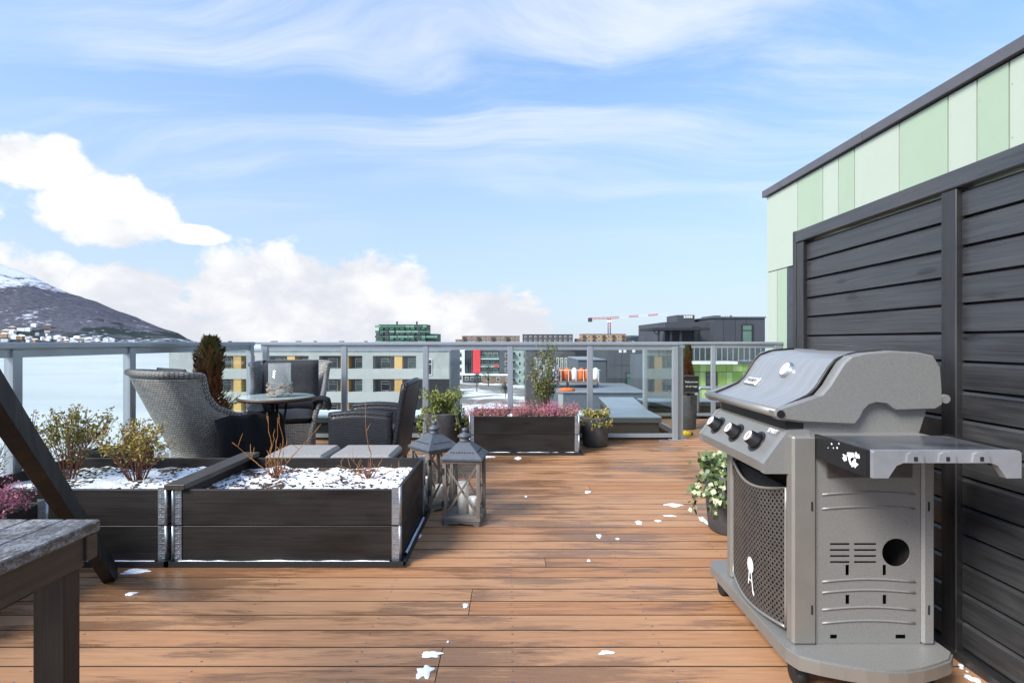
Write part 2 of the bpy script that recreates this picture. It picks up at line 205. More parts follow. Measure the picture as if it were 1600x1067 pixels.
# ================================================================ geometry helpers
class MB:
    def __init__(s): s.v = []; s.f = []; s.uv = {}; s.smooth = set()
    def add(s, vs, fs, smooth=False, uvs=None):
        o = len(s.v); s.v += [Vector(p) for p in vs]
        for i, f in enumerate(fs):
            if smooth: s.smooth.add(len(s.f))
            if uvs: s.uv[len(s.f)] = uvs[i]
            s.f.append([o + k for k in f])
        return s
    def box(s, x0, x1, y0, y1, z0, z1, c=0.0, M=None):
        if c <= 0:
            vs = [(x, y, z) for z in (z0, z1) for y in (y0, y1) for x in (x0, x1)]; fs = [(0, 2, 3, 1), (4, 5, 7, 6), (0, 1, 5, 4), (2, 6, 7, 3), (0, 4, 6, 2), (1, 3, 7, 5)]
        else:
            bm = bmesh.new(); bmesh.ops.create_cube(bm, size=1)
            for q in bm.verts: q.co = Vector(((x0 + x1) / 2 + q.co.x * (x1 - x0), (y0 + y1) / 2 + q.co.y * (y1 - y0), (z0 + z1) / 2 + q.co.z * (z1 - z0)))
            bmesh.ops.bevel(bm, geom=list(bm.edges), offset=c, segments=1, affect='EDGES'); bm.verts.index_update()
            vs = [q.co.copy() for q in bm.verts]; fs = [[q.index for q in f.verts] for f in bm.faces]; bm.free()
        if M is not None: vs = [M @ Vector(p) for p in vs]
        return s.add(vs, fs)
    def bar(s, p, q, wx, wz, up=(0, 0, 1), c=0.0):
        p, q = Vector(p), Vector(q); d = q - p; L = d.length; d.normalize(); u = Vector(up); a = d.cross(u)
        if a.length < 1e-4: a = d.cross(Vector((1, 0, 0)))
        a.normalize(); u = a.cross(d); M = Matrix((( a.x, d.x, u.x, p.x), (a.y, d.y, u.y, p.y), (a.z, d.z, u.z, p.z), (0, 0, 0, 1)))
        return s.box(-wx / 2, wx / 2, 0, L, -wz / 2, wz / 2, c, M)
    def tube(s, pts, r, n=6, smooth=True, cap=True):
        pts = [Vector(p) for p in pts]; rs = r if isinstance(r, (list, tuple)) else [r] * len(pts); vs = []; fs = []; uvs = []; ref = None; L = 0
        for i, p in enumerate(pts):
            t = (pts[min(i + 1, len(pts) - 1)] - pts[max(i - 1, 0)]).normalized()
            if ref is None: ref = t.orthogonal().normalized()
            a = (ref - t * ref.dot(t)); a = a.normalized() if a.length > 1e-5 else t.orthogonal().normalized(); ref = a; b = t.cross(a)
            for k in range(n): th = 2 * math.pi * k / n; vs.append(p + (a * math.cos(th) + b * math.sin(th)) * rs[i])
        for i in range(len(pts) - 1):
            l2 = L + (pts[i + 1] - pts[i]).length
            for k in range(n):
                k2 = (k + 1) % n; fs.append((i * n + k, i * n + k2, (i + 1) * n + k2, (i + 1) * n + k)); c = 2 * math.pi * rs[i] / n
                uvs.append(((k * c, L), ((k + 1) * c, L), ((k + 1) * c, l2), (k * c, l2)))
            L = l2
        s.add(vs, fs, smooth, uvs)
        if cap: o = len(s.v) - len(vs); s.f.append([o + k for k in range(n)][::-1]); s.f.append([o + (len(pts) - 1) * n + k for k in range(n)])
        return s
    def lathe(s, prof, n=24, c=(0, 0, 0), smooth=True):
        vs = []; fs = []; m = len(prof)
        for r, z in prof:
            for k in range(n): th = 2 * math.pi * k / n; vs.append((c[0] + r * math.cos(th), c[1] + r * math.sin(th), c[2] + z))
        for i in range(m - 1):
            for k in range(n): k2 = (k + 1) % n; fs.append((i * n + k, i * n + k2, (i + 1) * n + k2, (i + 1) * n + k))
        s.add(vs, fs, smooth); o = len(s.v) - len(vs); s.f.append([o + k for k in range(n)][::-1]); s.f.append([o + (m - 1) * n + k for k in range(n)]); return s
    def prism(s, poly, axis, a, b):
        n = len(poly); mk = {0: lambda p, t: (t, p[0], p[1]), 1: lambda p, t: (p[0], t, p[1]), 2: lambda p, t: (p[0], p[1], t)}[axis]
        vs = [mk(p, a) for p in poly] + [mk(p, b) for p in poly]; fs = [list(range(n)), list(range(2 * n - 1, n - 1, -1))] + [(i, i + n, (i + 1) % n + n, (i + 1) % n) for i in range(n)]
        return s.add(vs, fs)
    def grid(s, fn, nu, nv, lu=1.0, lv=1.0, smooth=True):
        vs = [fn(i / nu, j / nv) for j in range(nv + 1) for i in range(nu + 1)]; fs = []; uvs = []
        for j in range(nv):
            for i in range(nu):
                a = j * (nu + 1) + i; fs.append((a, a + 1, a + nu + 2, a + nu + 1)); u0, u1, v0, v1 = i / nu * lu, (i + 1) / nu * lu, j / nv * lv, (j + 1) / nv * lv
                uvs.append(((u0, v0), (u1, v0), (u1, v1), (u0, v1)))
        return s.add(vs, fs, smooth, uvs)
    def leaf(s, p, size, rg, aspect=.55, nrm=None):
        d = Vector((rg.gauss(0, 1), rg.gauss(0, 1), rg.gauss(0, 1))).normalized(); a = d.orthogonal().normalized(); a.rotate(Matrix.Rotation(rg.uniform(0, 6.28), 3, d)); p = Vector(p); b = d.cross(a)
        return s.add([p, p + a * size * .5 + b * size * aspect * .5, p + a * size, p + a * size * .5 - b * size * aspect * .5], [(0, 1, 2, 3)])
    def build(s, name, mt, parent=None, world=False, kind=None, recalc=False):
        me = bpy.data.meshes.new(name); off = Vector(parent.location) if (world and parent) else Vector((0, 0, 0))
        me.from_pydata([tuple(p - off) for p in s.v], [], s.f)
        if s.uv:
            ul = me.uv_layers.new(name='UVMap')
            for pi, pol in enumerate(me.polygons):
                if pi in s.uv:
                    for li, uvc in zip(pol.loop_indices, s.uv[pi]): ul.data[li].uv = uvc
        if s.smooth:
            for pi in s.smooth: me.polygons[pi].use_smooth = True
        bm = bmesh.new(); bm.from_mesh(me); bmesh.ops.recalc_face_normals(bm, faces=bm.faces); bm.to_mesh(me); bm.free()
        me.materials.append(MATS[mt] if isinstance(mt, str) else mt); o = bpy.data.objects.new(name, me); col.objects.link(o); o.parent = parent
        if kind: o['kind'] = kind
        return o
def thing(name, label, cat, loc=(0, 0, 0), rz=0, group=None):
    o = bpy.data.objects.new(name, None); col.objects.link(o); o.location = loc; o.rotation_euler = (0, 0, rz); o.empty_display_size = .1
    o['label'] = label; o['category'] = cat
    if group: o['group'] = group
    return o
def setting(o): o['kind'] = 'structure'; return o
def tag(o, label, cat, group=None):
    o['label'] = label; o['category'] = cat
    if group: o['group'] = group
    return o
def copy_tree(o, parent=None):
    c = o.copy(); col.objects.link(c); c.parent = parent
    for ch in o.children: copy_tree(ch, c)
    return c
def B(*a, **k): return MB().box(*a, **k)
def text_mesh(body, size, name, mt, parent, M):
    cu = bpy.data.curves.new(name, 'FONT'); cu.body = body; cu.size = size; cu.align_x = 'CENTER'; cu.align_y = 'CENTER'; cu.extrude = .0006
    t = bpy.data.objects.new('t', cu); col.objects.link(t); bpy.context.view_layer.update(); me = bpy.data.meshes.new_from_object(t.evaluated_get(bpy.context.evaluated_depsgraph_get()))
    bpy.data.objects.remove(t); me.transform(M); me.materials.clear(); me.materials.append(MATS[mt]); o = bpy.data.objects.new(name, me); col.objects.link(o); o.parent = parent; return o
def at(px, py, d): return Vector(((px - CX) * d / F, d, CAMH - (py - CY) * d / F))
GZ = -14.0
# ================================================================ setting: sea, land, mountain
setting(MB().add([(-30000, -3000, -16), (30000, -3000, -16), (30000, 40000, -16), (-30000, 40000, -16)], [(0, 1, 2, 3)]).build('sea', 'water'))
setting(MB().prism([(-47, -200), (400, -200), (2500, 900), (2500, 5000), (-150, 5000), (-60, 420), (-47, 100)], 2, -17.5, GZ).build('ground', 'town_ground'))
sil = [(-900, 150), (-400, 285), (-150, 345), (0, 410), (45, 429), (105, 455), (150, 472), (207, 495), (275, 519), (300, 533), (318, 541)]
def ridge(X, D=4200.0):
    px = X * F / D + CX
    for (a, ya), (b, yb) in zip(sil, sil[1:]):
        if a <= px <= b: y = ya + (yb - ya) * (px - a) / (b - a); break
    else: y = sil[0][1] if px < sil[0][0] else 541
    return CAMH + (CY - y) * D / F
def mtn(u, v):
    X = -9000 + u * 7900; Y = 2850 + v * 2700; t = min(1, v / .5); s = t * t * (3 - 2 * t) * .55 + t * .45
    if v > .5: s = max(0, 1 - (v - .5) * 1.6)
    XX = X * 4200.0 / Y
    h = ridge(XX) * s * (Y / 4200.0 if v > .37 else 1); h += (noise.fractal(Vector((X / 420, Y / 420, 3)), .9, 2.1, 6)) * 26 * s * min(1, max(h, 0) / 60); return (X, Y, -20 + max(h, -2) + 18 * s)
setting(MB().grid(mtn, 180, 60).build('mountain', 'mountain'))
def hill(u, v):
    X = 300 + u * 3600; Y = 6500 + v * 1800; e = math.sin(math.pi * min(1, v * 1.2)); return (X, Y, -20 + e * (95 * math.exp(-((X - 1580) / 520) ** 2) + 18 * noise.fractal(Vector((X / 500, Y / 500, 8)), 1, 2, 4)))
setting(MB().grid(hill, 60, 10).build('far_hill', 'mountain'))
house_meshes = []
for wl, rf in (('facade_white', 'snow'), ('facade_tan', 'snow'), ('facade_white', 'facade_charcoal')):
    r = thing('hillside_house', 'tiny pale house with snowy roof at the foot of the mountain across the water', 'house', (0, 0, 0), 0, 'houses below the mountain')
    B(-7, 7, -5, 5, -9, 7).build('wall', wl, r); MB().prism([(-7.6, 7), (7.6, 7), (0, 11)], 1, -5.4, 5.4).build('roof', rf, r); house_meshes.append(r)
for i in range(54):
    u = rnd.random(); px = u * 185 - 8; band = rnd.choice((.03, .05, .06, .08, .10, .13)) if px < 75 else rnd.choice((.03, .045, .06)); Y = 2850 + band * 2700
    X = (px - CX) * Y / F; q = mtn((X + 9000) / 7900, band); o = house_meshes[i] if i < 3 else copy_tree(house_meshes[i % 3]); o.location = (q[0], q[1], q[2] + 5); o.rotation_euler = (0, 0, rnd.uniform(-.5, .5)); k = rnd.uniform(.9, 1.8); o.scale = (k * rnd.uniform(1, 2), k, k)
sh = thing('cargo_ship', 'low rusty red ship lying far out on the water', 'ship', (-700, 830, -16))
MB().prism([(-27, 2.4), (-24, -.5), (25, -.5), (30, 3), (30, 3.6), (-27, 3.2)], 1, -5, 5).build('hull', 'hull_red', sh); B(-24, -15, -4, 4, 3.2, 9).build('deckhouse', 'facade_white', sh); B(-12, 24, -3.8, 3.8, 3.2, 4.6).build('hatch_cover', 'facade_brown', sh)
# ================================================================ distant buildings
def window(par, x, z, wd, h, y, frame='window_white', glassm='window_glass', t=.09):
    m = MB(); m.box(x, x + wd, y - .06, y + .02, z, z + t).box(x, x + wd, y - .06, y + .02, z + h - t, z + h).box(x, x + t, y - .06, y + .02, z + t, z + h - t).box(x + wd - t, x + wd, y - .06, y + .02, z + t, z + h - t).box(x + t, x + wd - t, y - .05, y + .02, z + h * .66, z + h * .66 + t * .8)
    f = m.build('window', frame, par); B(x + t, x + wd - t, y - .02, y + .03, z + t, z + h - t).build('pane', glassm, f); return f
D1 = 68.0
ab = thing('apartment_block', 'long grey apartment block with recessed balconies and yellow timber panels', 'building', (-25, D1, GZ)); k = D1 / F
def wx(px): return (px - CX) * k + 25
XL, XR = wx(264), wx(702); RZ = 14.0
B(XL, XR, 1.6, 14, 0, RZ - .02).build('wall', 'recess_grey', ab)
for i, zb in enumerate((-.6, -3.5, -6.44, -9.4)):               # solid bands and piers in front of the recesses
    top = RZ if i == 0 else -zb_prev_bottom + 0
    z1 = RZ if i == 0 else RZ + prev - 1.62; z0 = RZ + zb; B(XL, XR, 0, 1.55, z0, z1).build('facade_band', 'plaster_band' if i else 'plaster_grey', ab); prev = zb; zb_prev_bottom = 0
B(XL, XR, .01, 1.55, 0, RZ - 9.4 - 1.62).build('facade_base', 'plaster_grey', ab)
mods = [582.6 - 84 * j for j in range(4)]
for fl in range(4):
    z0, z1 = RZ + (-.6, -3.5, -6.44, -9.4)[fl] - 1.62, RZ + (-.6, -3.5, -6.44, -9.4)[fl]
    ends = [XL] + sum([[wx(mx), wx(mx + 67.5)] for mx in mods[::-1]], []) + [XR]
    for a, b2 in zip(ends[0::2], ends[1::2]):
        if b2 > a: B(a, b2, .005, 1.55, z0, z1).build('pier', 'plaster_grey', ab)
    for mx in mods:
        B(wx(mx + 33.5), wx(mx + 45.5), .10, 1.58, z0, z1).build('timber_panel', 'yellow_cladding', ab); zz = z0 - .35
        for wxx in (8, 51): window(ab, wx(mx + wxx), z0 + .02, 1.2, 1.25, 1.55, glassm=rnd.choice(('window_glass', 'window_teal', 'window_dark')))
        B(wx(mx + 25), wx(mx + 25.8), .2, .3, z0, z1).build('downpipe', 'black_facade', ab)
window(ab, wx(663), RZ - 3.0, 1.0, 2.0, -.02, glassm='window_dark'); B(wx(650), wx(702.3), -.06, -.003, 0, RZ - 3.5).build('dark_cladding', 'black_facade', ab); B(XL - .1, XR + .1, -.12, 14.1, RZ, RZ + .12).build('roof_edge', 'parapet_metal', ab)
for px in (398, 404, 440, 444, 513, 516, 593, 327, 470, 555):
    vx = wx(px); MB().tube([(vx, 5, RZ + .1), (vx, 5, RZ + .95)], .12, 8).tube([(vx, 5, RZ + .95), (vx, 5, RZ + 1.25)], .24, 8).build('roof_vent', 'black_facade', ab)
def block(name, label, pl, pr, ytop, d, mt, floors, cols, zb=GZ, depth=14, ww=.5, wh=.5, glassm='window_dark', balc=None, cap='facade_charcoal', frame='window_white'):
    x0, x1 = (pl - CX) * d / F, (pr - CX) * d / F; zt = CAMH + (CY - ytop) * d / F; r = thing(name, label, 'building', ((x0 + x1) / 2, d, zb)); W = (x1 - x0) / 2; H = zt - zb
    B(-W, W, 0, depth, 0, H).build('wall', mt, r); B(-W - .15, W + .15, -.15, depth + .15, H, H + .35).build('roof', cap, r); fh = H / floors; cw = 2 * W / cols
    for i in range(floors):
        for j in range(cols):
            xa = -W + j * cw + cw * (1 - ww) / 2; za = i * fh + fh * (1 - wh) / 2
            if balc and j % balc == 0: f = B(xa - cw * .1, xa + cw * (ww + .1), -.9, -.02, za - .25, za + .75).build('balcony', 'sheet_dark' if (i + j) % 2 else cap, r); B(xa, xa + cw * ww, -.08, -.01, za + .8, za + fh * wh).build('window', glassm, r)
            else: window(r, xa, za, cw * ww, fh * wh, -.02, frame, glassm, t=min(.12, cw * .08))
    return r, W, H
gt, W, H = block('green_tower', 'terraced green clad tower rising behind the grey apartment block', 592, 666, 508, 270, 'green_c', 9, 9, balc=2, cap='green_a', glassm='window_glass')
r2 = B(W, W + 5.5, 1, 13, 0, H - 4.3).build('wall', 'green_c', gt); B(-W - 2.0, -W, 2, 12, 0, H - 3).build('wall', 'green_c', gt)
for i in range(9):
    z = H - 1.2 - i * 2.55; x = -W - 1.6
    while x < W + (5.2 if i > 1 else 0):
        l = rnd.uniform(1.5, 5); B(x, min(x + l, W + 5.6), -1.3 + rnd.uniform(0, .4), -.5, z, z + 1.05).build('balcony_panel', rnd.choice(('green_a', 'green_b', 'green_b', 'green_c')), gt); x += l + rnd.uniform(0, .8)
for x in (-4, 6): B(x, x + .7, 4, 4.7, H + .3, H + 2.0).build('chimney', 'black_facade', gt)
b, W, H = block('brown_block', 'wide brown brick apartment block on the skyline beside the green tower', 722, 812, 525.5, 400, 'facade_brown', 7, 12, balc=3, glassm='window_glass'); B(-W - 5, -W, 1, 12, 0, H - 2.2).build('wall', 'facade_brown', b)
block('black_block', 'flat black apartment block on the skyline between two brown blocks', 817, 895, 523, 390, 'facade_brick', 7, 10, glassm='window_glass', ww=.35)
b, W, H = block('tan_block', 'tan apartment block on the skyline below the crane', 909, 978, 522.5, 395, 'facade_tan', 7, 9, balc=2, glassm='window_dark'); B(-W - 4, -W, 1, 12, 0, H - 3).build('wall', 'facade_brown', b)
# red and white building
D2 = 205.0; wr = thing('red_striped_building', 'white and black building with one tall red stripe on its facade', 'building', ((740 - CX) * D2 / F, D2, GZ)); k2 = D2 / F; HZ = CAMH - 13.5 * k2 - GZ
def rx(px): return (px - 740) * k2
B(rx(702), rx(726), 0, 14, 0, HZ).build('wall', 'facade_white', wr); B(rx(726), rx(739), .2, 14, 0, HZ - .1).build('glazed_wall', 'window_dark', wr); B(rx(739), rx(750.5), -.4, 14, 0, HZ + .1).build('red_panel', 'facade_red', wr); B(rx(750.5), rx(780), 1.5, 14, 0, HZ - .2).build('wall', 'black_facade', wr); B(rx(780), rx(798), .1, 14, 0, HZ - .15).build('wall', 'facade_charcoal', wr)
for i in range(4):
    z = HZ - 3.0 - i * 2.85; window(wr, rx(717.5), z + .4, 1.0, 1.7, -.03, glassm='window_dark'); B(rx(750.8), rx(779.8), -.1, 1.45, z - .45, z - .2).build('balcony_slab', 'facade_white', wr); B(rx(750.8), rx(779.8), -.08, 0, z - .15, z + .75).build('balcony_glass', 'window_teal', wr); window(wr, rx(789), z + .3, 1.1, 1.6, .05)
    for px in (753, 762, 771): window(wr, rx(px), z + .05, 1.6, 2.0, 1.47, glassm='window_glass')
for px in (729.5, 733, 736.5): B(rx(px), rx(px) + .1, .1, .22, 0, HZ - .1).build('mullion', 'facade_slate', wr)
B(rx(703), rx(714), -.2, -.02, .3, 2.3).build('red_panel', 'facade_red', wr); B(rx(772), rx(778), -.2, -.1, HZ - 6.4, HZ - 5.4).build('red_panel', 'facade_red', wr)
block('mint_building', 'mint green flats with dark balconies beside the red striped building', 798, 826, 547, 190, 'facade_mint', 4, 3, balc=2, glassm='window_dark')
bb, W, H = block('dark_brick_building', 'dark brick building with tall narrow white windows behind the upright shrub', 822, 900, 547.5, 120, 'facade_brick', 1, 1, ww=.01, wh=.01)
for j, x in enumerate((-3.6, -2.7, -1.2, 1.2, 2.1, 3.0, 3.9)): window(bb, x, H - 4.2, .55, 2.6, -.05, glassm='window_teal', t=.12)
B(W - .2, W + 3.4, -1, 10, 0, H + .1).build('wall', 'black_facade', bb)
# slate panel house beyond the back rail
D3 = 46.0; k3 = D3 / F; sh3 = thing('slate_panel_house', 'slate blue panelled house with one square green tinted window', 'building', ((960 - CX) * k3, D3, GZ))
def sx(px): return (px - 960) * k3
Hs = CAMH - 11 * k3 - GZ; B(sx(950), sx(1003), 0, 9, 0, Hs).build('wall', 'facade_charcoal', sh3); B(sx(905), sx(949.5), .6, 9, 0, Hs - 1.0).build('wall', 'facade_slate', sh3); B(sx(904), sx(949.5), .5, 9, Hs - 1.0, Hs - .92).build('roof_edge', 'parapet_metal', sh3)
window(sh3, sx(977), Hs - 3.35, 1.05, 1.35, -.04, 'black_facade', 'window_teal', .09)
for px in (967, 974, 988): B(sx(px), sx(px) + .24, -.05, .02, Hs - .35, Hs - .10).build('window', 'window_white', sh3)
for px in (960.5, 971, 998): B(sx(px), sx(px) + .02, -.012, .005, 0, Hs - .5).build('panel_joint', 'joint_black', sh3)
B(sx(950), sx(1003), -.02, .004, Hs - 1.42, Hs - 1.40).build('panel_joint', 'joint_black', sh3)
for px in (907, 915): window(sh3, sx(px), Hs - 4.2, .3, 1.8, .57, 'black_facade', 'window_dark', .05)
# low roof with bags, railing and street lamp
D4 = 36.0; k4 = D4 / F; lr = thing('low_roof_building', 'low grey flat roofed building below the back rail', 'building', ((930 - CX) * k4, D4, GZ)); hl = CAMH - 80 * k4 - GZ
def lx(px): return (px - 930) * k4
B(lx(872), lx(1010), 0, 7.5, 0, hl).build('wall', 'facade_slate', lr); B(lx(871), lx(1011), -.1, 7.6, hl, hl + .06).build('roof_edge', 'parapet_metal', lr); B(lx(872.2), lx(880), -.02, -.004, 0, hl).build('corner_panel', 'plaster_grey', lr)
pt = thing('roof_platform', 'timber platform with white railing on the low grey roof', 'platform', (lr.location.x + lx(895), D4 + 3, GZ + hl + .06)); B(-2.2, 2.3, 0, 3, .35, .47).build('deck_slab', 'facade_brown', pt)
for x in (-2, 0, 2.1): B(x, x + .1, .3, .4, 0, .35).build('leg', 'grey_wood_z', pt)
for j in range(9): B(-2.15 + j * .54, -2.11 + j * .54, .02, .06, .47, 1.25).build('railing_bar', 'window_white', pt)
B(-2.2, 2.3, 0, .07, 1.25, 1.3).build('railing_top', 'window_white', pt)
for j in range(7):
    x = -1.0 + j * .52; sz = rnd.uniform(.36, .46); m = MB(); m.lathe([(sz * .5, 0), (sz * .62, .15), (sz * .64, .55), (sz * .5, .8), (sz * .15, .92)], 10, (0, 0, 0)); o = m.build('bulk_bag', 'orange_fabric' if j % 3 else 'white_paint', None); o.location = (pt.location.x + x, D4 + 4, GZ + hl + .54)
    tag(o, 'orange bulk bag behind the white platform railing' if j % 3 else 'white bulk bag standing among orange bags on the platform', 'bag', 'bags on the roof platform')
o = B(-.75, .75, 0, .05, 0, 1.15, c=.02).build('tarpaulin', 'lilac_tarp', None); o.location = (pt.location.x - 1.35, D4 + 3.4, GZ + hl + .54); tag(o, 'lilac tarpaulin panel beside the orange bulk bags', 'tarpaulin')
ps = thing('parasol_foot', 'orange disc with short grey pole on the low roof edge', 'parasol foot', (lr.location.x + lx(888), D4 + .9, GZ + hl + .06)); MB().lathe([(.55, 0), (.55, .12), (.2, .2)], 20).build('disc', 'orange_fabric', ps); MB().tube([(0, 0, .2), (0, 0, 1.1)], .05, 8).build('pole', 'facade_charcoal', ps)
sl = thing('street_lamp', 'curved pale street lamp standing behind the low roof', 'street lamp', ((884 - CX) * 60 / F, 60, GZ)); MB().tube([(0, 0, 0), (0, 0, 8.6), (.1, 0, 9.6), (.6, 0, 10.3), (1.4, 0, 10.6)], [.1, .08, .07, .06, .06], 8).build('pole', 'aluminium', sl); B(1.2, 1.9, -.12, .12, 10.52, 10.66, c=.03).build('lamp_head', 'facade_charcoal', sl)
# penthouse building with lime facade
D5 = 40.0; k5 = D5 / F; ph = thing('lime_green_building', 'building with lime green panel facade and dark penthouse on top', 'building', ((1125 - CX) * k5, D5, GZ))
def qx(px): return (px - 1125) * k5
def qz(py): return CAMH - (py - CY) * k5 - GZ
xl = qx(1068); xr = qx(1215); ztop = qz(564)
B(xl, xr, .4, 12, 0, ztop - .2).build('wall', 'joint_black', ph); x = xl; j = 0
while x < xr:
    wd = rnd.choice((.45, .6, .75))
    for za, zb in ((qz(581), ztop - .22), (qz(606), qz(581.8)), (qz(640), qz(606.8))): B(x, min(x + wd - .02, xr), .33, .42, za, zb).build('facade_panel', rnd.choice(('lime_a', 'lime_b', 'lime_b', 'lime_c')), ph)
    x += wd
B(xl - .3, qx(1145), -.9, 1, ztop - .2, ztop).build('roof_slab', 'window_white', ph); B(qx(1145), xr, .1, 1, ztop - .21, ztop - .02).build('roof_slab', 'facade_slate', ph)
for px in (1105, 1168): window(ph, qx(px), qz(607), .85, 1.2, .3, 'black_facade', 'window_dark', .07)
for j in range(14): B(qx(1070 + j * 8.5), qx(1070 + j * 8.5) + .05, -.8, -.76, ztop, qz(543)).build('balustrade_bar', 'aluminium', ph)
B(qx(1068), qx(1186), -.82, -.74, qz(543), qz(541.5)).build('balustrade_rail', 'aluminium', ph); B(qx(1068), qx(1186), -.79, -.77, ztop + .1, qz(544)).build('balustrade_glass', 'rail_glass', ph)
for j in range(9): B(qx(1080 + j * 11), qx(1080 + j * 11) + .05, -.6, -.56, qz(622), qz(603)).build('balustrade_bar', 'aluminium', ph)
B(qx(1078), qx(1180), -.62, -.54, qz(603), qz(602)).build('balustrade_rail', 'aluminium', ph)
pz = qz(495); B(qx(1057), qx(1131), 3, 12, ztop, qz(501)).build('penthouse_wall', 'facade_charcoal', ph); B(qx(1131), qx(1215), 2.0, 12, ztop, pz).build('penthouse_wall', 'facade_charcoal', ph); B(qx(1131) - .1, qx(1216), 1.9, 12, pz, pz + .1).build('roof_edge', 'facade_slate', ph)
for px in (1147, 1166, 1184): B(qx(px), qx(px) + .02, 1.985, 2.005, ztop, pz).build('panel_joint', 'joint_black', ph)
window(ph, qx(1176), qz(537), .85, 1.5, 1.95, 'black_facade', 'window_teal', .07); window(ph, qx(1104), qz(540), .45, 1.5, 2.95, 'black_facade', 'window_teal', .05)
for pa, pb, y0 in ((1090, 1121, 487), (1155, 1187, 488)):
    B(qx(pa), qx(pb), 5, 8, pz - .4, qz(y0)).build('roof_hatch', 'facade_charcoal', ph)
    for j in range(4): B(qx(pa + 12 + j * 4), qx(pa + 15 + j * 4), 4.97, 5.03, pz + .12, pz + .32).build('hatch_window', 'window_white', ph)
pg = qz(514); B(qx(1016), qx(1105), -.6, 3.2, pg - .1, pg + .08).build('pergola_roof', 'black_facade', ph)
for px in (1026, 1045, 1060): B(qx(px), qx(px) + .12, -.4, -.28, qz(560), pg - .1).build('pergola_post', 'black_facade', ph)
B(qx(1012), qx(1068), -.7, 12, 0, qz(556)).build('wall', 'facade_slate', ph)
for j in range(7): B(qx(1072), qx(1101), 1.2, 1.25, qz(534) + j * .13, qz(534) + j * .13 + .09).build('pergola_slat', 'black_facade', ph)
MB().tube([(qx(1018), -.5, pg - .1), (qx(1022), -.4, pg - .35), (qx(1026), -.34, pg - .4)], .04, 6).build('downpipe', 'black_facade', ph)
# crane
cr = thing('tower_crane', 'red and white tower crane above the tan apartment block', 'crane', ((952 - CX) * 450 / F, 450, GZ)); kc = 450 / F
def cz(py): return CAMH - (py - CY) * kc - GZ
def lattice(m, p, q, wd, n):
    p, q = Vector(p), Vector(q); d = q - p; u = Vector((0, 1, 0)); s = d.cross(u).normalized() * wd / 2; u = u * wd / 2; cs = [s + u, s - u, -s - u, -s + u]
    for c in cs: m.bar(p + c, q + c, .28, .28)
    for i in range(n):
        a, b2 = p + d * i / n, p + d * (i + 1) / n
        for j in range(4): m.bar(a + cs[j], b2 + cs[(j + 1) % 4], .18, .18)
    return m
lattice(MB(), (0, 0, 0), (0, 0, cz(512)), 2.0, 14).build('mast', 'crane_blue', cr); lattice(MB(), (0, 0, cz(512)), (0, 0, cz(497)), 2.0, 3).build('tower_head', 'crane_red', cr)
segs = 6; x0 = 0; X1 = 91 * kc
for i in range(segs): a, b2 = i / segs, (i + 1) / segs; lattice(MB(), (X1 * a, 0, cz(497 - 6.5 * a)), (X1 * b2, 0, cz(497 - 6.5 * b2)), 1.5 - .6 * a, 4).build('jib', 'crane_red' if i % 2 == 0 else 'window_white', cr)
lattice(MB(), (-32 * kc, 0, cz(498)), (0, 0, cz(497)), 1.4, 5).build('counter_jib', 'crane_red', cr); B(-33 * kc, -27 * kc, -1, 1, cz(503), cz(497)).build('counterweight', 'facade_charcoal', cr); B(-1.6, 1.4, -1.6, 0, cz(504), cz(500)).build('cab', 'window_white', cr)
# small trees and huts in the snowy yard
def bare_tree(x, y, h, label, seed):
    rg = random.Random(seed); t = thing('yard_tree', label, 'tree', (x, y, GZ), 0, 'trees in the snowy yard'); MB().tube([(0, 0, 0), (.05, 0, h * .5), (0, .1, h)], [h * .025, h * .016, .02], 6).build('trunk', 'bark', t); m = MB()
    for i in range(34):
        z = h * rg.uniform(.25, .95); a = rg.uniform(0, 6.28); l = (h - z) * .45 + .3; m.tube([(0, 0, z), (math.cos(a) * l * .6, math.sin(a) * l * .6, z + l * .4), (math.cos(a) * l, math.sin(a) * l, z + l * .9)], [.04, .025, .01], 4)
        for q in range(26): s = rg.random(); m.leaf((math.cos(a) * l * s + rg.gauss(0, .2), math.sin(a) * l * s + rg.gauss(0, .2), z + l * s + rg.gauss(0, .25)), .22, rg)
    m.build('crown', 'conifer', t)
for i, (px, py, h) in enumerate(((763, 603, 7), (817, 600, 9), (800, 606, 5), (850, 612, 5), (745, 612, 6), (790, 622, 4))): d = 15.19 * F / (py - CY); bare_tree((px - CX) * d / F, d, h, 'thin dark tree standing in the snowy yard between the buildings', i)
for i, (px, py, wd, mt) in enumerate(((788, 599, 16, 'facade_brown'), (742, 598, 9, 'facade_charcoal'))):
    d = 15.19 * F / (py - CY); hs = thing('yard_shed', ('low brown shed with snowy roof in the yard', 'small dark shed with snowy roof in the yard')[i], 'shed', ((px - CX) * d / F, d, GZ)); B(-wd / 2, wd / 2, 0, 5, 0, 2.8).build('wall', mt, hs); B(-wd / 2 - .3, wd / 2 + .3, -.3, 5.3, 2.8, 3.1).build('roof', 'snow', hs)
    for j in range(4): window(hs, -wd * .4 + j * wd * .22, .9, 1.3, 1.3, -.03)
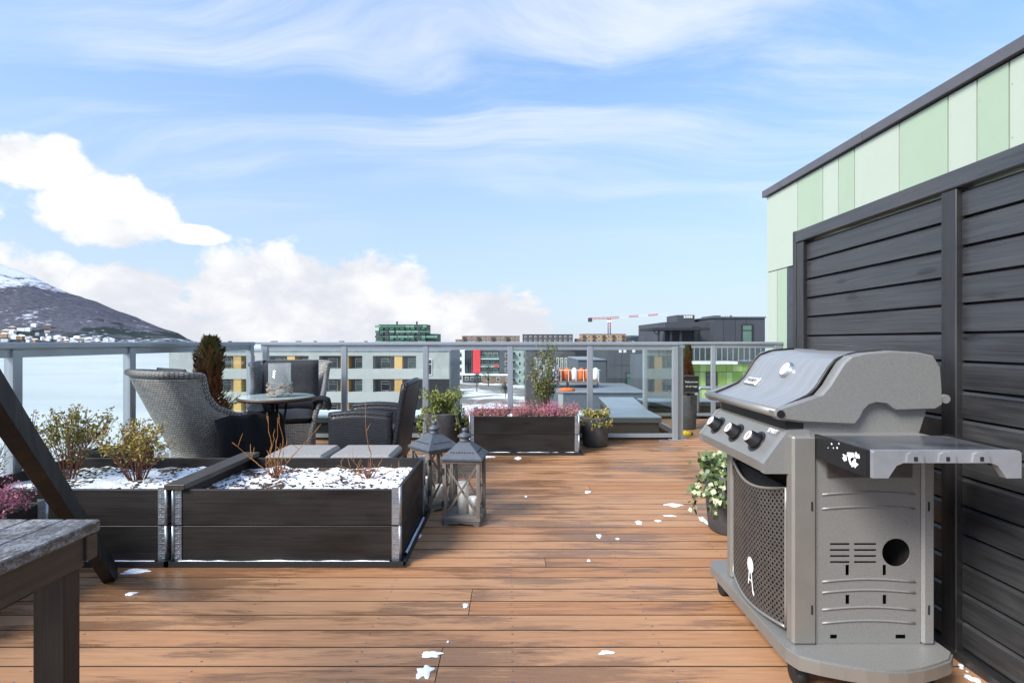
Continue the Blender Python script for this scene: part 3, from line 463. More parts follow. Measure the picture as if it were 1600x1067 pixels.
# ================================================================ own building, parapets, deck
bd = thing('own_building', 'dark roof structure carrying the wooden terrace', 'building', (0, 0, GZ))
B(-3.35, 12, -7, 6.6, GZ, -.16).build('roof_slab', 'parapet_felt', bd, True); B(2.08, 12, 6.601, 9.3, GZ, -.161).build('roof_slab', 'parapet_felt', bd, True)
def parapet(poly, label, zt=.27):
    p = thing('roof_parapet', label, 'parapet', (poly[0][0], poly[0][1], -.16)); MB().prism(poly, 2, -2.2, zt - .07).build('wall', 'parapet_felt', p, True); c = sum((Vector((*q, 0)) for q in poly), Vector()) / len(poly)
    out = [(c.x + (q[0] - c.x) + math.copysign(.025, q[0] - c.x), c.y + (q[1] - c.y) + math.copysign(.025, q[1] - c.y)) for q in poly]; MB().prism(out, 2, zt - .07, zt - .012).build('edge_trim', 'sheet_dark', p, True); MB().prism(out, 2, zt - .012, zt).build('capping', 'parapet_metal', p, True); return p
p1 = parapet([(-3.3, 6.66), (1.80, 6.66), (1.80, 7.28), (-3.3, 7.28)], 'low black parapet with metal capping outside the long back rail'); B(-3.0, .9, 6.75, 7.22, .271, .283).build('snow_cover', 'snow', p1, True)
parapet([(1.36, 7.32), (1.80, 7.32), (1.98, 9.0), (1.46, 9.0)], 'metal capped parapet running back obliquely from the rail corner'); parapet([(2.12, 8.62), (4.1, 8.62), (4.1, 9.1), (2.12, 9.1)], 'low parapet behind the potted conifer with the sign', .24)
pp = thing('vent_pipe', 'bent grey pipe standing before the far parapet', 'pipe', (3.0, 8.5, 0)); MB().tube([(-.1, 0, -.1), (-.1, 0, .42), (-.06, 0, .47), (.5, 0, .44)], .03, 8).build('pipe', 'aluminium', pp)
deck = bpy.data.objects.new('deck', None); col.objects.link(deck); setting(deck)
PITCH, ZG = .125, .005
def deck_board(xa, xb, y):
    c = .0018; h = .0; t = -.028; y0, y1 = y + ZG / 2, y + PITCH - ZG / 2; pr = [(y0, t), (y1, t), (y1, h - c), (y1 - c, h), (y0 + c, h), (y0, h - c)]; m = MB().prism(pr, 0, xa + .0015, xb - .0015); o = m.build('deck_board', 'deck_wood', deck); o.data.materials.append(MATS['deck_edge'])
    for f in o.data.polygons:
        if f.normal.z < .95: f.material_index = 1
    return o
rows = int((6.62 + .7) / PITCH)
for i in range(rows):
    y = 6.62 - (i + 1) * PITCH; xe = 4.2 if y > 3.3 else 1.78; joints = sorted(set([-3.2, xe] + [j for j in ((-.27 if i % 2 else -.19) + (-.9 + 1.8 * ((i * 7) % 5) / 4) if not (1.85 < y < 2.0 or 2.36 < y < 2.5) else (-.27 if y < 2.1 else -.19), 2.6 if i % 3 else 2.0) if (i % 4 == 1 or j > 1.9 or 1.8 < y < 2.0 or 2.36 < y < 2.5) and -3.1 < j < xe - .2]))
    for a, b2 in zip(joints, joints[1:]): deck_board(a, b2, y)
for i in range(14):
    y = 6.62 + i * PITCH; deck_board(2.06, 4.2, y)
scr = MB()
for i in range(rows):
    for jx in range(9):
        for oy in (.03, .095):
            sx0, sy0 = -2.9 + jx * .58 + rnd.uniform(-.006, .006), 6.62 - (i + 1) * PITCH + oy
            scr.add([(sx0 + .0042 * math.cos(q * math.pi / 3), sy0 + .0042 * math.sin(q * math.pi / 3), .0006) for q in range(6)], [list(range(6))])
scr.build('screw_heads', 'lantern_metal', deck, kind='stuff')
MB().box(-3.2, 1.8, -.7, 6.6, -.14, -.075).box(1.8, 4.2, 3.3, 8.4, -.14, -.076).build('joist_layer', 'joint_black', deck)
# ================================================================ glass railings
def railing(label, pts_post, p, q, post_ax, base=True, zt=1.185, glass_gap=.05):
    p, q = Vector(p), Vector(q); r = thing('glass_railing', label, 'railing', (p.x, p.y, 0)); d = (q - p).normalized(); n = Vector((-d.y, d.x, 0))
    m = MB(); m.bar(p + Vector((0, 0, zt - .022)), q + Vector((0, 0, zt - .022)), .075, .044, c=.008); m.build('handrail', 'aluminium', r, True)
    MB().bar(p + Vector((0, 0, zt - .07)), q + Vector((0, 0, zt - .07)), .03, .05).build('glass_channel', 'aluminium', r, True)
    MB().bar(p + Vector((0, 0, .06)), q + Vector((0, 0, .06)), .03, .045).build('bottom_rail', 'aluminium', r, True); ts = sorted((Vector(t) - p).dot(d) for t in pts_post)
    for t in ts:
        c = p + d * t; MB().bar(c + Vector((0, 0, .0)), c + Vector((0, 0, zt - .045)), .068 if abs(d.x) > .5 else .066, .05 if abs(d.x) > .5 else .066, up=(0, 1, 0), c=.006).build('post', 'aluminium', r, True)
        if base: MB().box(c.x - .075, c.x + .075, c.y - .05, c.y + .05, 0.001, .012).build('base_plate', 'aluminium', r, True)
    ends = [0] + ts + [(q - p).length]
    for a, b2 in zip(ends, ends[1:]):
        if b2 - a > .25: MB().bar(p + d * (a + .045) + Vector((0, 0, .595)), p + d * (b2 - .045) + Vector((0, 0, .595)), .010, 1.02, up=(0, 0, 1)).build('glass_panel', 'rail_glass', r, True)
    return r
railing('grey metal railing with glass panels along the seaward edge', [(-3.08, y, 0) for y in (1.3, 2.32, 3.36, 4.38, 5.40, 6.40)], (-3.08, .2, 0), (-3.08, 6.45, 0), 1)
railing('long grey glass railing behind the heather planter', [(x, 6.56, 0) for x in (-2.97, -2.02, -1.04, -.02, .94, 1.965)], (-3.02, 6.56, 0), (2.0, 6.56, 0), 0)
railing('short glass railing running back from the gate post corner', [(2.045, 6.63, 0), (2.045, 8.36, 0)], (2.045, 6.60, 0), (2.045, 8.42, 0), 1)
railing('far glass railing ending at the green panelled wall', [(3.12, 8.44, 0), (4.10, 8.44, 0)], (2.09, 8.44, 0), (4.19, 8.44, 0), 0)
# ================================================================ green panelled penthouse wall
gw = thing('green_panelled_house', 'pale and mid green panelled house with dark roof edge', 'building', (4.2, 8.97, 0)); XG = 4.2
B(XG + .03, 9.5, -4, 8.95, -.15, 3.56).build('wall', 'joint_black', gw, True)
seams = [8.97, 8.0, 7.35, 7.0, 6.67, 5.90, 5.24, 4.914, 4.595, 4.1, 3.4, 3.0, 2.2, 1.4, .8, 0, -1, -2, -3, -4]
for i, (a, b2) in enumerate(zip(seams, seams[1:])):
    B(XG, XG + .025, b2 + .008, a - .008, 2.33 if a > 7.9 else .05, 3.55).build('facade_panel', 'panel_pale' if i % 2 == 0 else 'panel_green', gw, True)
    if 8.5 > a: 
        for z in (2.4, 2.9, 3.35): MB().tube([(XG - .002, a - .03, z), (XG + .004, a - .03, z)], .006, 6).build('rivet', 'galvanised', gw, True)
for a, b2, mt in ((8.97, 8.62, 'panel_pale'), (8.61, 8.30, 'panel_green')): B(XG, XG + .025, b2 + .006, a - .006, .05, 2.315).build('facade_panel', mt, gw, True)
B(XG + .026, 9.4, 8.952, 8.975, -.1, 3.55).build('facade_panel', 'panel_pale', gw, True)
ddr = B(XG - .01, XG + .02, 7.36, 8.29, .02, 2.31).build('door', 'door_paint', gw, True)
for z in (.4, 1.22, 1.9, 2.1): MB().tube([(XG - .018, 8.02, z - .05), (XG - .018, 8.02, z + .05)], .011, 8).build('hinge', 'chrome', ddr).location = -Vector(gw.location)
for a, b2 in ((9.03, 6.45), (6.44, 3.0), (2.99, -.5), (-.51, -4.1)): B(XG - .05, 9.6, b2, a, 3.57, 3.675).build('roof_edge', 'fascia', gw, True)
# ================================================================ black privacy screen
ps = thing('privacy_screen', 'tall black stained board screen standing behind the grill', 'screen', (1.70, 2.1, 0)); XS = 1.68
posts = [3.155, 2.08, 1.0, -.1]
for a, b2 in zip(posts, posts[1:]):
    for i in range(16): z1 = 1.758 - i * .108; z0 = max(z1 - .098, .045); pr = [(XS + .012, z0), (XS + .034, z0), (XS + .034, z1), (XS + .020, z1), (XS + .012, z1 - .010)]; MB().prism(pr, 1, b2 + .03, a - .03).build('board', 'screen_wood', ps, True)
    B(XS + .036, XS + .05, b2, a, .03, 1.76).build('backing', 'joint_black', ps, True)
for y in posts: B(XS - .012, XS + .06, y - .036, y + .036, .0, 1.765, c=.003).build('post', 'screen_post', ps, True)
B(XS - .012, XS + .06, 3.20, 3.235, 0, 1.84, c=.003).build('end_post', 'screen_post', ps, True)
B(XS - .016, XS + .064, -.2, 3.198, 1.768, 1.836, c=.004).build('top_rail', 'screen_wood', ps, True); B(XS - .02, XS + .06, -.2, 3.19, .001, .03).build('base_rail', 'screen_wood', ps, True)
m = MB(); rg = random.Random(4)
for i in range(40): y = 1.0 + rg.random() * 1.0; x = XS - .022 - rg.random() * .05; s = rg.uniform(.006, .018); m.lathe([(s, 0), (s * .7, s * .4), (s * .1, s * .55)], 6, (x, y, .001 if x < XS - .022 else .031))
tag(m.build('snow_strip', 'snow', None, kind='stuff'), 'line of old snow grains along the foot of the black screen', 'snow')
# ================================================================ planters
def planter(x0, x1, y0, y1, label, soil='snowy_soil', hz=.40, soilz=.335, snowlip=True):
    r = thing('planter_box', label, 'planter', ((x0 + x1) / 2, (y0 + y1) / 2, 0), 0, 'black pallet collar planters'); t = .022
    for lv in range(2):
        z0 = .018 + lv * .193; z1 = z0 + .190
        for nm, a in (('x', (x0 + .004, x1 - .004, y0, y0 + t)), ('x', (x0 + .004, x1 - .004, y1 - t, y1)), ('y', (x0, x0 + t, y0 + t + .001, y1 - t - .001)), ('y', (x1 - t, x1, y0 + t + .001, y1 - t - .001))): B(a[0], a[1], a[2], a[3], z0, z1, c=.003).build('board', 'black_wood_' + nm, r, True)
        for cx, sx_ in ((x0, 1), (x1, -1)):
            for cy, sy_ in ((y0, 1), (y1, -1)):
                m = MB(); xa, xb = sorted((cx - sx_ * .004, cx + sx_ * .040)); ya, yb = sorted((cy - sy_ * .004, cy - sy_ * .0005)); za, zb = z0 + .004, z1 + (.012 if lv else -.002); m.box(xa, xb, ya, yb, za, zb)
                xa, xb = sorted((cx - sx_ * .004, cx - sx_ * .0005)); ya, yb = sorted((cy - sy_ * .0004, cy + sy_ * .045)); m.box(xa, xb, ya, yb, za, zb)
                m.tube([(cx - sx_ * .004, cy - sy_ * .004, za), (cx - sx_ * .004, cy - sy_ * .004, zb + .004)], .0075, 8)
                for j in range(7):
                    zz = za + .014 + j * .026; m.box(*sorted((cx + sx_ * .002, cx + sx_ * (.036 if j % 2 else .018))), *sorted((cy - sy_ * .004, cy - sy_ * .0065)), zz, zz + .003); m.box(*sorted((cx - sx_ * .004, cx - sx_ * .0065)), *sorted((cy + sy_ * .004, cy + sy_ * (.040 if j % 2 else .02))), zz, zz + .003)
                    m.lathe([(.0035, 0), (.0012, .0022)], 6, (0, 0, 0)); o = len(m.v) - 12
                    for q in range(o, len(m.v)): v = m.v[q]; m.v[q] = Vector((cx + sx_ * .027 + v.x, cy - sy_ * (.004 + v.z), zz + .012 + v.y))
                m.build('corner_hinge', 'galvanised', r, True)
    n = 60
    def sf(u, v): x = x0 + t + u * (x1 - x0 - 2 * t); y = y0 + t + v * (y1 - y0 - 2 * t); return (x, y, soilz + .022 * noise.fractal(Vector((x * 6, y * 6, 2)), .8, 2, 6))
    MB().grid(sf, n, n).build('soil', soil, r, True); m = MB(); rg = random.Random(int(x0 * 100) + 5)
    for i in range(520 if soil == 'snowy_soil' else 60):
        u, v = rg.random(), rg.random(); p = Vector(sf(u, v))
        if noise.noise(p * 4) < -.12: continue
        s = rg.uniform(.003, .012) * rg.uniform(.5, 1.2); M = Matrix.Rotation(rg.uniform(0, 6.3), 4, 'Z') @ Matrix.Rotation(rg.gauss(0, .5), 4, 'X'); m.box(-s, s, -s * .5, s * .5, -s * .3, s * .3, M=Matrix.Translation(p + Vector((0, 0, s * .2))) @ M)
    m.build('bark_chips', 'mulch', r, True, 'stuff'); e = .035
    tr = MB(); tr.box(x0 - e, x1 + e, y0 - e, y1 + e, .002, .012)
    for a in ((x0 - e, x1 + e, y0 - e, y0 - e + .008), (x0 - e, x1 + e, y1 + e - .008, y1 + e), (x0 - e, x0 - e + .008, y0 - e, y1 + e), (x1 + e - .008, x1 + e, y0 - e, y1 + e)): tr.box(a[0], a[1], a[2], a[3], .0121, .03)
    tr.build('tray', 'black_plastic', r, True)
    if snowlip:
        m = MB(); rg = random.Random(3)
        def strip(p, q, nrm):
            L = (Vector(q) - Vector(p)).length; nn = int(L / .03)
            def f(u, v): c = Vector(p).lerp(Vector(q), u); wv = .5 + .5 * noise.noise(Vector((u * L * 14, 3, p[0]))); return c + Vector(nrm) * (v - .5) * .022 + Vector((0, 0, (.0135 + .016 * (1 - (2 * v - 1) ** 2) * (.5 + wv))))
            m.grid(f, nn, 4)
        strip((x0 + .03, y0 - .014, 0), (x1 - .05, y0 - .014, 0), (0, 1, 0)); strip((x1 + .014, y0 + .1, 0), (x1 + .014, y1 - .1, 0), (1, 0, 0)); m.build('tray_snow', 'snow', r, True)
    return r
planter(-1.80, -.600, 2.90, 3.70, 'black planter box with orange dogwood twigs in snowy soil')
planter(-3.00, -1.845, 2.90, 3.70, 'black planter box holding two yellowing shrubs in snowy soil')
planter(-2.98, -2.30, 1.90, 2.68, 'black planter box beside the table with one pink heather')
planter(-.44, .70, 5.72, 6.40, 'black planter box of heathers against the back rail')
tag(B(-1.845, -1.735, 2.88, 3.74, .4035, .432, c=.003).build('loose_board', 'brown_wood_y', None), 'wet loose board lying across the edge of two planters', 'board')
bx4 = thing('low_wooden_box', 'small dark wooden box behind the shrub planter', 'box', (-2.75, 3.87, 0)); B(-2.98, -2.62, 3.78, 3.80, 0, .43).build('side', 'black_wood_x', bx4, True); B(-2.98, -2.62, 3.96, 3.98, 0, .43).build('side', 'black_wood_x', bx4, True); B(-2.98, -2.96, 3.801, 3.959, 0, .43).build('side', 'black_wood_y', bx4, True); B(-2.64, -2.62, 3.801, 3.959, 0, .43).build('side', 'black_wood_y', bx4, True); B(-2.959, -2.641, 3.801, 3.959, .30, .34).build('soil', 'snow', bx4, True)
# ---------------------------------------------------------------- shrubs, twigs, heather
def shrub(x, y, z, h, spread, label, seed, n_stem, leafm, stemm, nleaf, lsize, lo=.45, group=None):
    rg = random.Random(seed); r = thing('shrub', label, 'shrub', (x, y, z - .02), 0, group); st = MB(); tips = []
    for i in range(n_stem):
        a = rg.uniform(0, 6.28); l = rg.random() ** .6; b = Vector((math.cos(a), math.sin(a), 0)); hh = h * rg.uniform(.72, 1.0) * (1 - .25 * l); p0 = b * .035 * l; p1 = b * spread * l * .45 + Vector((0, 0, hh * .45)); p2 = b * spread * l + Vector((rg.gauss(0, .02), rg.gauss(0, .02), hh)); st.tube([p0, p1, p2], [.0032, .0024, .001], 5); 
        for j in range(6):
            t = rg.uniform(.35, .95); q = (p0.lerp(p1, t * 2) if t < .5 else p1.lerp(p2, t * 2 - 1)); e = q + Vector((rg.gauss(0, .045), rg.gauss(0, .045), rg.uniform(.03, .11) * h / .5)); st.tube([q, e], [.0022, .001], 4); tips.append((q, e))
    st.build('stems', stemm, r); ms = [MB() for _ in leafm]
    for i in range(nleaf):
        q, e = rg.choice(tips); t = rg.random(); p = q.lerp(e, t) + Vector((rg.gauss(0, .012), rg.gauss(0, .012), rg.gauss(0, .012)))
        if p.z < h * lo and rg.random() < .8: continue
        ms[rg.randrange(len(ms))].leaf(p, lsize * rg.uniform(.6, 1.25), rg)
    for m, lm in zip(ms, leafm): m.build('foliage', lm, r, kind='stuff')
    return r
shrub(-2.76, 3.38, .335, .55, .23, 'taller yellow green shrub with reddish stems in the planter near the sea', 1, 26, ('leaf_olive', 'leaf_yellow', 'leaf_olive'), 'twig_red', 3000, .021)
shrub(-2.31, 3.36, .335, .45, .25, 'shorter golden shrub with reddish stems beside the loose board', 2, 26, ('leaf_yellow', 'leaf_olive', 'leaf_yellow'), 'twig_red', 2700, .021)
shrub(-2.93, 3.05, .335, .33, .10, 'sparse low twiggy shrub at the planter corner by the rail', 9, 10, ('leaf_olive',), 'twig_red', 160, .016)
def twigs(x, y, label, paths, seed):
    rg = random.Random(seed); r = thing('dogwood_twigs', label, 'shrub', (x, y, .32)); m = MB()
    for pth in paths:
        pts = [Vector((p[0] + rg.gauss(0, .004), rg.gauss(0, .02), p[1])) for p in pth]; fine = []
        for a, b in zip(pts, pts[1:]):
            for t in (0, .33, .66): fine.append(a.lerp(b, t) + Vector((rg.gauss(0, .004), rg.gauss(0, .004), 0)))
        fine.append(pts[-1]); n = len(fine)
        for q in range(3): a = fine[rg.randrange(2, n)]; e = a + Vector((rg.gauss(0, .03), rg.gauss(0, .03), rg.uniform(.03, .09))); m.tube([a, a.lerp(e, .5) + Vector((rg.gauss(0, .006), 0, 0)), e], [.0018, .0014, .0007], 4); m.tube(fine, [.0042 * (1 - .75 * i / n) for i in range(n)], 6)
    m.build('stems', 'twig_orange', r); m = MB()
    for i in range(16): a = rg.uniform(0, 6.28); l = rg.uniform(.03, .07); m.tube([(0, 0, 0), (math.cos(a) * l * .5, math.sin(a) * l * .5, .05), (math.cos(a) * l, math.sin(a) * l, rg.uniform(.06, .13))], [.004, .003, .001], 4)
    m.build('dry_stubs', 'twig_red', r); return r
twigs(-1.48, 3.40, 'tall branching orange dogwood twigs in the snowy planter', [[(0, 0), (.0, .16), (.015, .28), (.03, .40)], [(.01, 0), (.03, .14), (.05, .27), (.045, .40)], [(-.01, 0), (-.03, .15), (-.035, .26), (-.055, .40)], [(0, .02), (-.10, .10), (-.19, .15), (-.27, .24)], [(.02, .04), (.09, .14), (.17, .22), (.24, .30)], [(0, 0), (.05, .08), (.06, .2)], [(-.01, 0), (-.05, .10), (-.02, .22)]], 1)
twigs(-.90, 3.40, 'single long thin orange twig with low stubs in the planter', [[(0, 0), (.02, .14), (.0, .26), (-.01, .42)], [(-.01, 0), (-.07, .06), (-.09, .14)], [(.01, 0), (.07, .08), (.10, .16)], [(0, 0), (-.12, .07), (-.19, .10)], [(.01, 0), (.13, .05), (.18, .07), (.19, .04)]], 2)
def heather(x, y, z, rad, h, label, flower, seed, n=90, group=None):
    rg = random.Random(seed); r = thing('heather_plant', label, 'heather', (x, y, z - .02), 0, group); fl = MB(); gr = MB()
    for i in range(n):
        a = rg.uniform(0, 6.28); l = math.sqrt(rg.random()); b = Vector((math.cos(a), math.sin(a), 0)); lean = b * rad * l; hh = h * rg.uniform(.5, 1.1) * (1 - .38 * l * l); p0 = lean * .5; p1 = lean * .85 + Vector((0, 0, hh * .45)); p2 = lean * 1.25 + Vector((rg.gauss(0, .01), rg.gauss(0, .01), hh)); gr.tube([p0, p1], [.002, .002], 3)
        for j in range(12): gr.leaf(p0.lerp(p1, rg.uniform(0, 1.25)) + Vector((rg.gauss(0, .008), rg.gauss(0, .008), 0)), .020, rg, .35)
        for j in range(9): q = p1.lerp(p2, j / 8); fl.leaf(q + Vector((rg.gauss(0, .004), rg.gauss(0, .004), 0)), .015 * (1.15 - .07 * j), rg, .7); fl.leaf(q + Vector((rg.gauss(0, .005), rg.gauss(0, .005), 0)), .013, rg, .7)
    gr.build('foliage', 'leaf_green', r, kind='stuff'); fl.build('flowers', flower, r, kind='stuff'); return r
hx = [(-.36, 'pale pink heather filling the corner beside the large trailing pot', 'heather_pink', .13), (-.14, 'drooping dusty pink heather with greyish tips', 'heather_pink', .12), (.10, 'smallest heather with snow round its pot', 'heather_pink', .10), (.29, 'dense rose heather at the foot of the upright shrub', 'heather_pink', .13), (.44, 'bright magenta heather between two rose ones', 'heather_magenta', .10), (.60, 'wide dusty rose heather beside the small succulent pot', 'heather_pink', .14)]
for i, (x, lb, fm, rd) in enumerate(hx): heather(x, 5.88 + .05 * (i % 2), .345, rd, .23, lb, fm, 20 + i, 95, 'heathers in the back planter')
heather(-2.385, 2.50, .36, .12, .24, 'pink heather in the planter beside the frosted table', 'heather_magenta', 40, 110)
shrub(.38, 6.15, .33, .93, .22, 'tall upright shrub with small green leaves in the heather planter', 5, 22, ('leaf_green', 'leaf_olive', 'leaf_green'), 'bark', 1500, .032, .12)
def pot(x, y, rad, h, label, name='plant_pot'):
    r = thing(name, label, 'pot', (x, y, 0)); MB().lathe([(rad * .80, .002), (rad * .86, .012), (rad * .97, h * .6), (rad, h - .02), (rad, h), (rad - .022, h), (rad - .03, h - .05)], 32).build('body', 'stoneware', r); MB().lathe([(rad - .026, h - .055), (rad - .03, h - .045), (.01, h - .03)], 24).build('soil', 'mulch', r); return r
pot(-.785, 6.22, .205, .385, 'large grey stoneware pot under trailing yellow green plant'); pot(.95, 6.22, .16, .335, 'stained grey pot of succulents beside the heather planter'); pot(2.40, 7.42, .12, .46, 'tall slim grey pot beyond the railing corner'); pot(1.40, 3.44, .175, .36, 'round grey pot half hidden behind the grill')
def trailing(x, y, z, label, rad, up, down, leafm, seed, n_stem, nl, ls, stem='leaf_olive', name='trailing_plant', bias=None, cat='plant', aspect=.6):
    rg = random.Random(seed); r = thing(name, label, cat, (x, y, z - .03)); st = MB(); ms = [MB() for _ in leafm]
    for i in range(n_stem):
        a = rg.uniform(0, 6.28) if bias is None else rg.gauss(bias, .9); b = Vector((math.cos(a), math.sin(a), 0)); k = rg.random(); hang = k < .38
        if hang: pts = [b * rad * .3, b * rad * .9 + Vector((0, 0, up * .25)), b * (rad * 1.18) + Vector((0, 0, -.05)), b * rad * 1.24 + Vector((rg.gauss(0, .02), 0, -down * rg.uniform(.3, 1)))]
        else: pts = [b * rad * .2, b * rad * rg.uniform(.3, .8) + Vector((0, 0, up * .5)), b * rad * rg.uniform(.5, 1.4) + Vector((0, 0, up * rg.uniform(.55, 1.0)))]
        st.tube(pts, .002, 4)
        for j in range(nl):
            s = rg.uniform(.15, 1) * (len(pts) - 1); q = min(int(s), len(pts) - 2); p = Vector(pts[q]).lerp(Vector(pts[q + 1]), s - q); ms[rg.randrange(len(ms))].leaf(p + Vector((rg.gauss(0, .012), rg.gauss(0, .012), rg.gauss(0, .012))), ls * rg.uniform(.6, 1.2), rg, aspect)
    st.build('stems', stem, r)
    for m, lm in zip(ms, leafm): m.build('foliage', lm, r, kind='stuff')
    return r
trailing(-.785, 6.20, .385, 'bushy yellow green plant trailing over the large grey pot', .24, .34, .26, ('leaf_lime', 'leaf_olive', 'leaf_green'), 3, 85, 26, .034); trailing(.95, 6.22, .335, 'yellow green succulents with dry straw in the stained pot', .15, .12, .07, ('leaf_lime', 'leaf_yellow', 'dry_straw'), 4, 60, 16, .035)
trailing(1.40, 3.44, .36, 'variegated ivy spilling over the pot behind the grill', .19, .16, .22, ('leaf_ivy', 'leaf_ivy', 'leaf_ivy_pale'), 6, 44, 15, .045, 'leaf_ivy', 'ivy_plant', math.pi * 1.05, 'ivy', .85)
def thuja(x, y, z, h, rad, label, seed, n=2600):
    rg = random.Random(seed); r = thing('thuja_tree', label, 'tree', (x, y, z)); n = int(n * 2.0); MB().tube([(0, 0, 0), (0, 0, h * .9)], [.016, .004], 6).build('trunk', 'bark', r); g, bw = MB(), MB()
    for i in range(n):
        t = rg.random() ** .8; z2 = h * (.06 + .94 * t); ang = rg.uniform(0, 6.28); rr = rad * (1.02 - t) ** .55 * max(.15, .78 + 1.1 * noise.noise(Vector((t * 5, math.cos(ang) * 1.6, math.sin(ang) * 1.6 + seed)))); a = ang; l = rr * rg.random() ** .4; p = Vector((math.cos(a) * l, math.sin(a) * l, z2)); q = p + Vector((math.cos(a) * .035, math.sin(a) * .035, rg.uniform(.02, .06)))
        m = g if rg.random() < max(0, (t - .52) * 1.5) else bw; s = Vector((-math.sin(a), math.cos(a), rg.gauss(0, .5))).normalized() * .011; m.add([p, p.lerp(q, .5) + s, q, p.lerp(q, .5) - s], [(0, 1, 2, 3)])
    cr_ = bpy.data.objects.new('crown', None); g.build('green_foliage', 'thuja_green', r, kind='stuff'); bw.build('brown_foliage', 'thuja_brown', r, kind='stuff'); bpy.data.objects.remove(cr_); return r
pot(-2.82, 5.08, .15, .34, 'grey pot of the browning conifer behind the wicker chair'); thuja(-2.82, 5.08, .29, .92, .25, 'half brown conifer standing between wicker chair and sea rail', 11); thuja(2.40, 7.42, .41, .70, .085, 'narrow brown conifer in the tall slim pot', 12, 1500)
sg = thing('welcome_sign', 'small black welcome sign with white lettering before the narrow conifer', 'sign', (2.40, 7.28, .46)); B(-.098, .098, -.006, .006, .05, .27).build('board', 'joint_black', sg)
for z in (.046, .271): B(-.098, .098, -.008, .008, z, z + .004).build('edge_strip', 'aluminium', sg)
B(-.008, .008, -.004, .004, -.12, .045).build('stake', 'black_plastic', sg)
for tx, z in (('Velkommen', .19), ('til vår hage', .13)): text_mesh(tx, .036, 'lettering', 'white_paint', sg, Matrix.Translation((0, -.0075, z)) @ Matrix.Rotation(R(90), 4, 'X'))
lb = thing('ladybird_figure', 'yellow ladybird garden figure with black spots on the deck', 'figurine', (2.21, 6.92, 0)); MB().lathe([(.055, 0), (.064, .015), (.058, .035), (.035, .052), (.004, .058)], 20).build('body', 'yellow_paint', lb).scale = (1.15, .8, 1); hd = MB().lathe([(.018, 0), (.024, .015), (.015, .03), (.002, .034)], 12).build('head', 'black_plastic', lb); hd.location = (.072, 0, .004)
for x, y, z in ((-.045, -.03, .035), (-.01, -.042, .034), (.03, -.034, .036), (.01, -.012, .055), (-.035, .0, .051)): MB().lathe([(.010, 0), (.008, .004), (.001, .006)], 10, (x, y, z)).build('spot', 'black_plastic', lb)
# ================================================================ furniture
def wing_chair(label, loc, rz):
    r = thing('wicker_armchair', label, 'armchair', loc, rz, 'grey wicker wing armchairs'); hw = .33
    def yf(z): 
        pts = [(.0, -.33), (.54, -.33), (.575, -.27), (.61, -.08), (.68, .06), (.78, .12), (.95, .14)]
        for (a, ya), (b, yb) in zip(pts, pts[1:]):
            if a <= z <= b: t = (z - a) / (b - a); return ya + (yb - ya) * t
        return .14
    def sh(u, v):
        z = .03 + v * .90; t = 2 * u - 1; back = .12 + max(z, .32) * .45; wd = hw + max(0, z - .45) * .12 - max(0, .6 - z) * .20; f = yf(z) + max(0, z - .3) * .13
        s = abs(t)
        if s < .5: th = s / .5 * (math.pi / 2) ; x = wd * math.sin(th) ** .8 * .98; y = back - .13 * (1 - math.cos(th))
        else: q = (s - .5) / .5; x = wd * (.98 + .02 * q) + (.035 * math.sin(q * 3.14) if z > .45 else 0); y = (back - .13) + (f - back + .13) * q
        return (math.copysign(x, t), y, z + (.025 * math.cos(t * 1.57) if v > .97 else 0))
    o = MB().grid(sh, 44, 28, 1.9, .92).build('shell', 'grey_wicker', r); sm = o.modifiers.new('s', 'SOLIDIFY'); sm.thickness = .028; sm.offset = -1
    edge = [sh(0, j / 28) for j in range(29)] + [sh(i / 44, 1) for i in range(1, 44)] + [sh(1, 1 - j / 28) for j in range(29)]; MB().tube(edge, .025, 8).build('braided_rim', 'rim_wicker', r)
    def sk(u, v): return (-.30 + .60 * u, -.325 + .02 * (1 - v), .03 + v * .33)
    MB().grid(sk, 8, 8, .6, .33).build('front_apron', 'grey_wicker', r); B(-.25, .25, -.30, .14, .33, .36).build('seat_frame', 'dark_cushion', r)
    def cush(x0, x1, y0, y1, z0, z1, n=14, puff=.03):
        m = MB()
        for sg_ in (1, -1):
            def f(u, v):
                e = (1 - (2 * u - 1) ** 4) * (1 - (2 * v - 1) ** 4); return (x0 + (x1 - x0) * u, y0 + (y1 - y0) * v, (z0 + z1) / 2 + sg_ * ((z1 - z0) / 2) * (max(e, 0) ** .35) + .010 * noise.noise(Vector((u * 5, v * 5, sg_))) * e)
            m.grid(f, n, n)
        return m
    cush(-.26, .26, -.36, .16, .36, .47).build('seat_cushion', 'dark_cushion', r); c = cush(-.29, .29, 0, .56, -.06, .06).build('back_cushion', 'dark_cushion', r); c.rotation_euler = (R(80), 0, 0); c.location = (0, .20, .43); return r
wing_chair('grey wicker wing armchair turned away beside the sea rail', (-2.47, 4.46, 0), R(144)).scale = (.88, 1, 1); wing_chair('grey wicker wing armchair in the rail corner facing the table', (-2.38, 5.78, 0), R(16))
def drape(label, fn, nu, nv):
    o = MB().grid(fn, nu, nv).build('fleece_blanket', 'black_fleece', None); s = o.modifiers.new('s', 'SOLIDIFY'); s.thickness = .022; return tag(o, label, 'blanket')
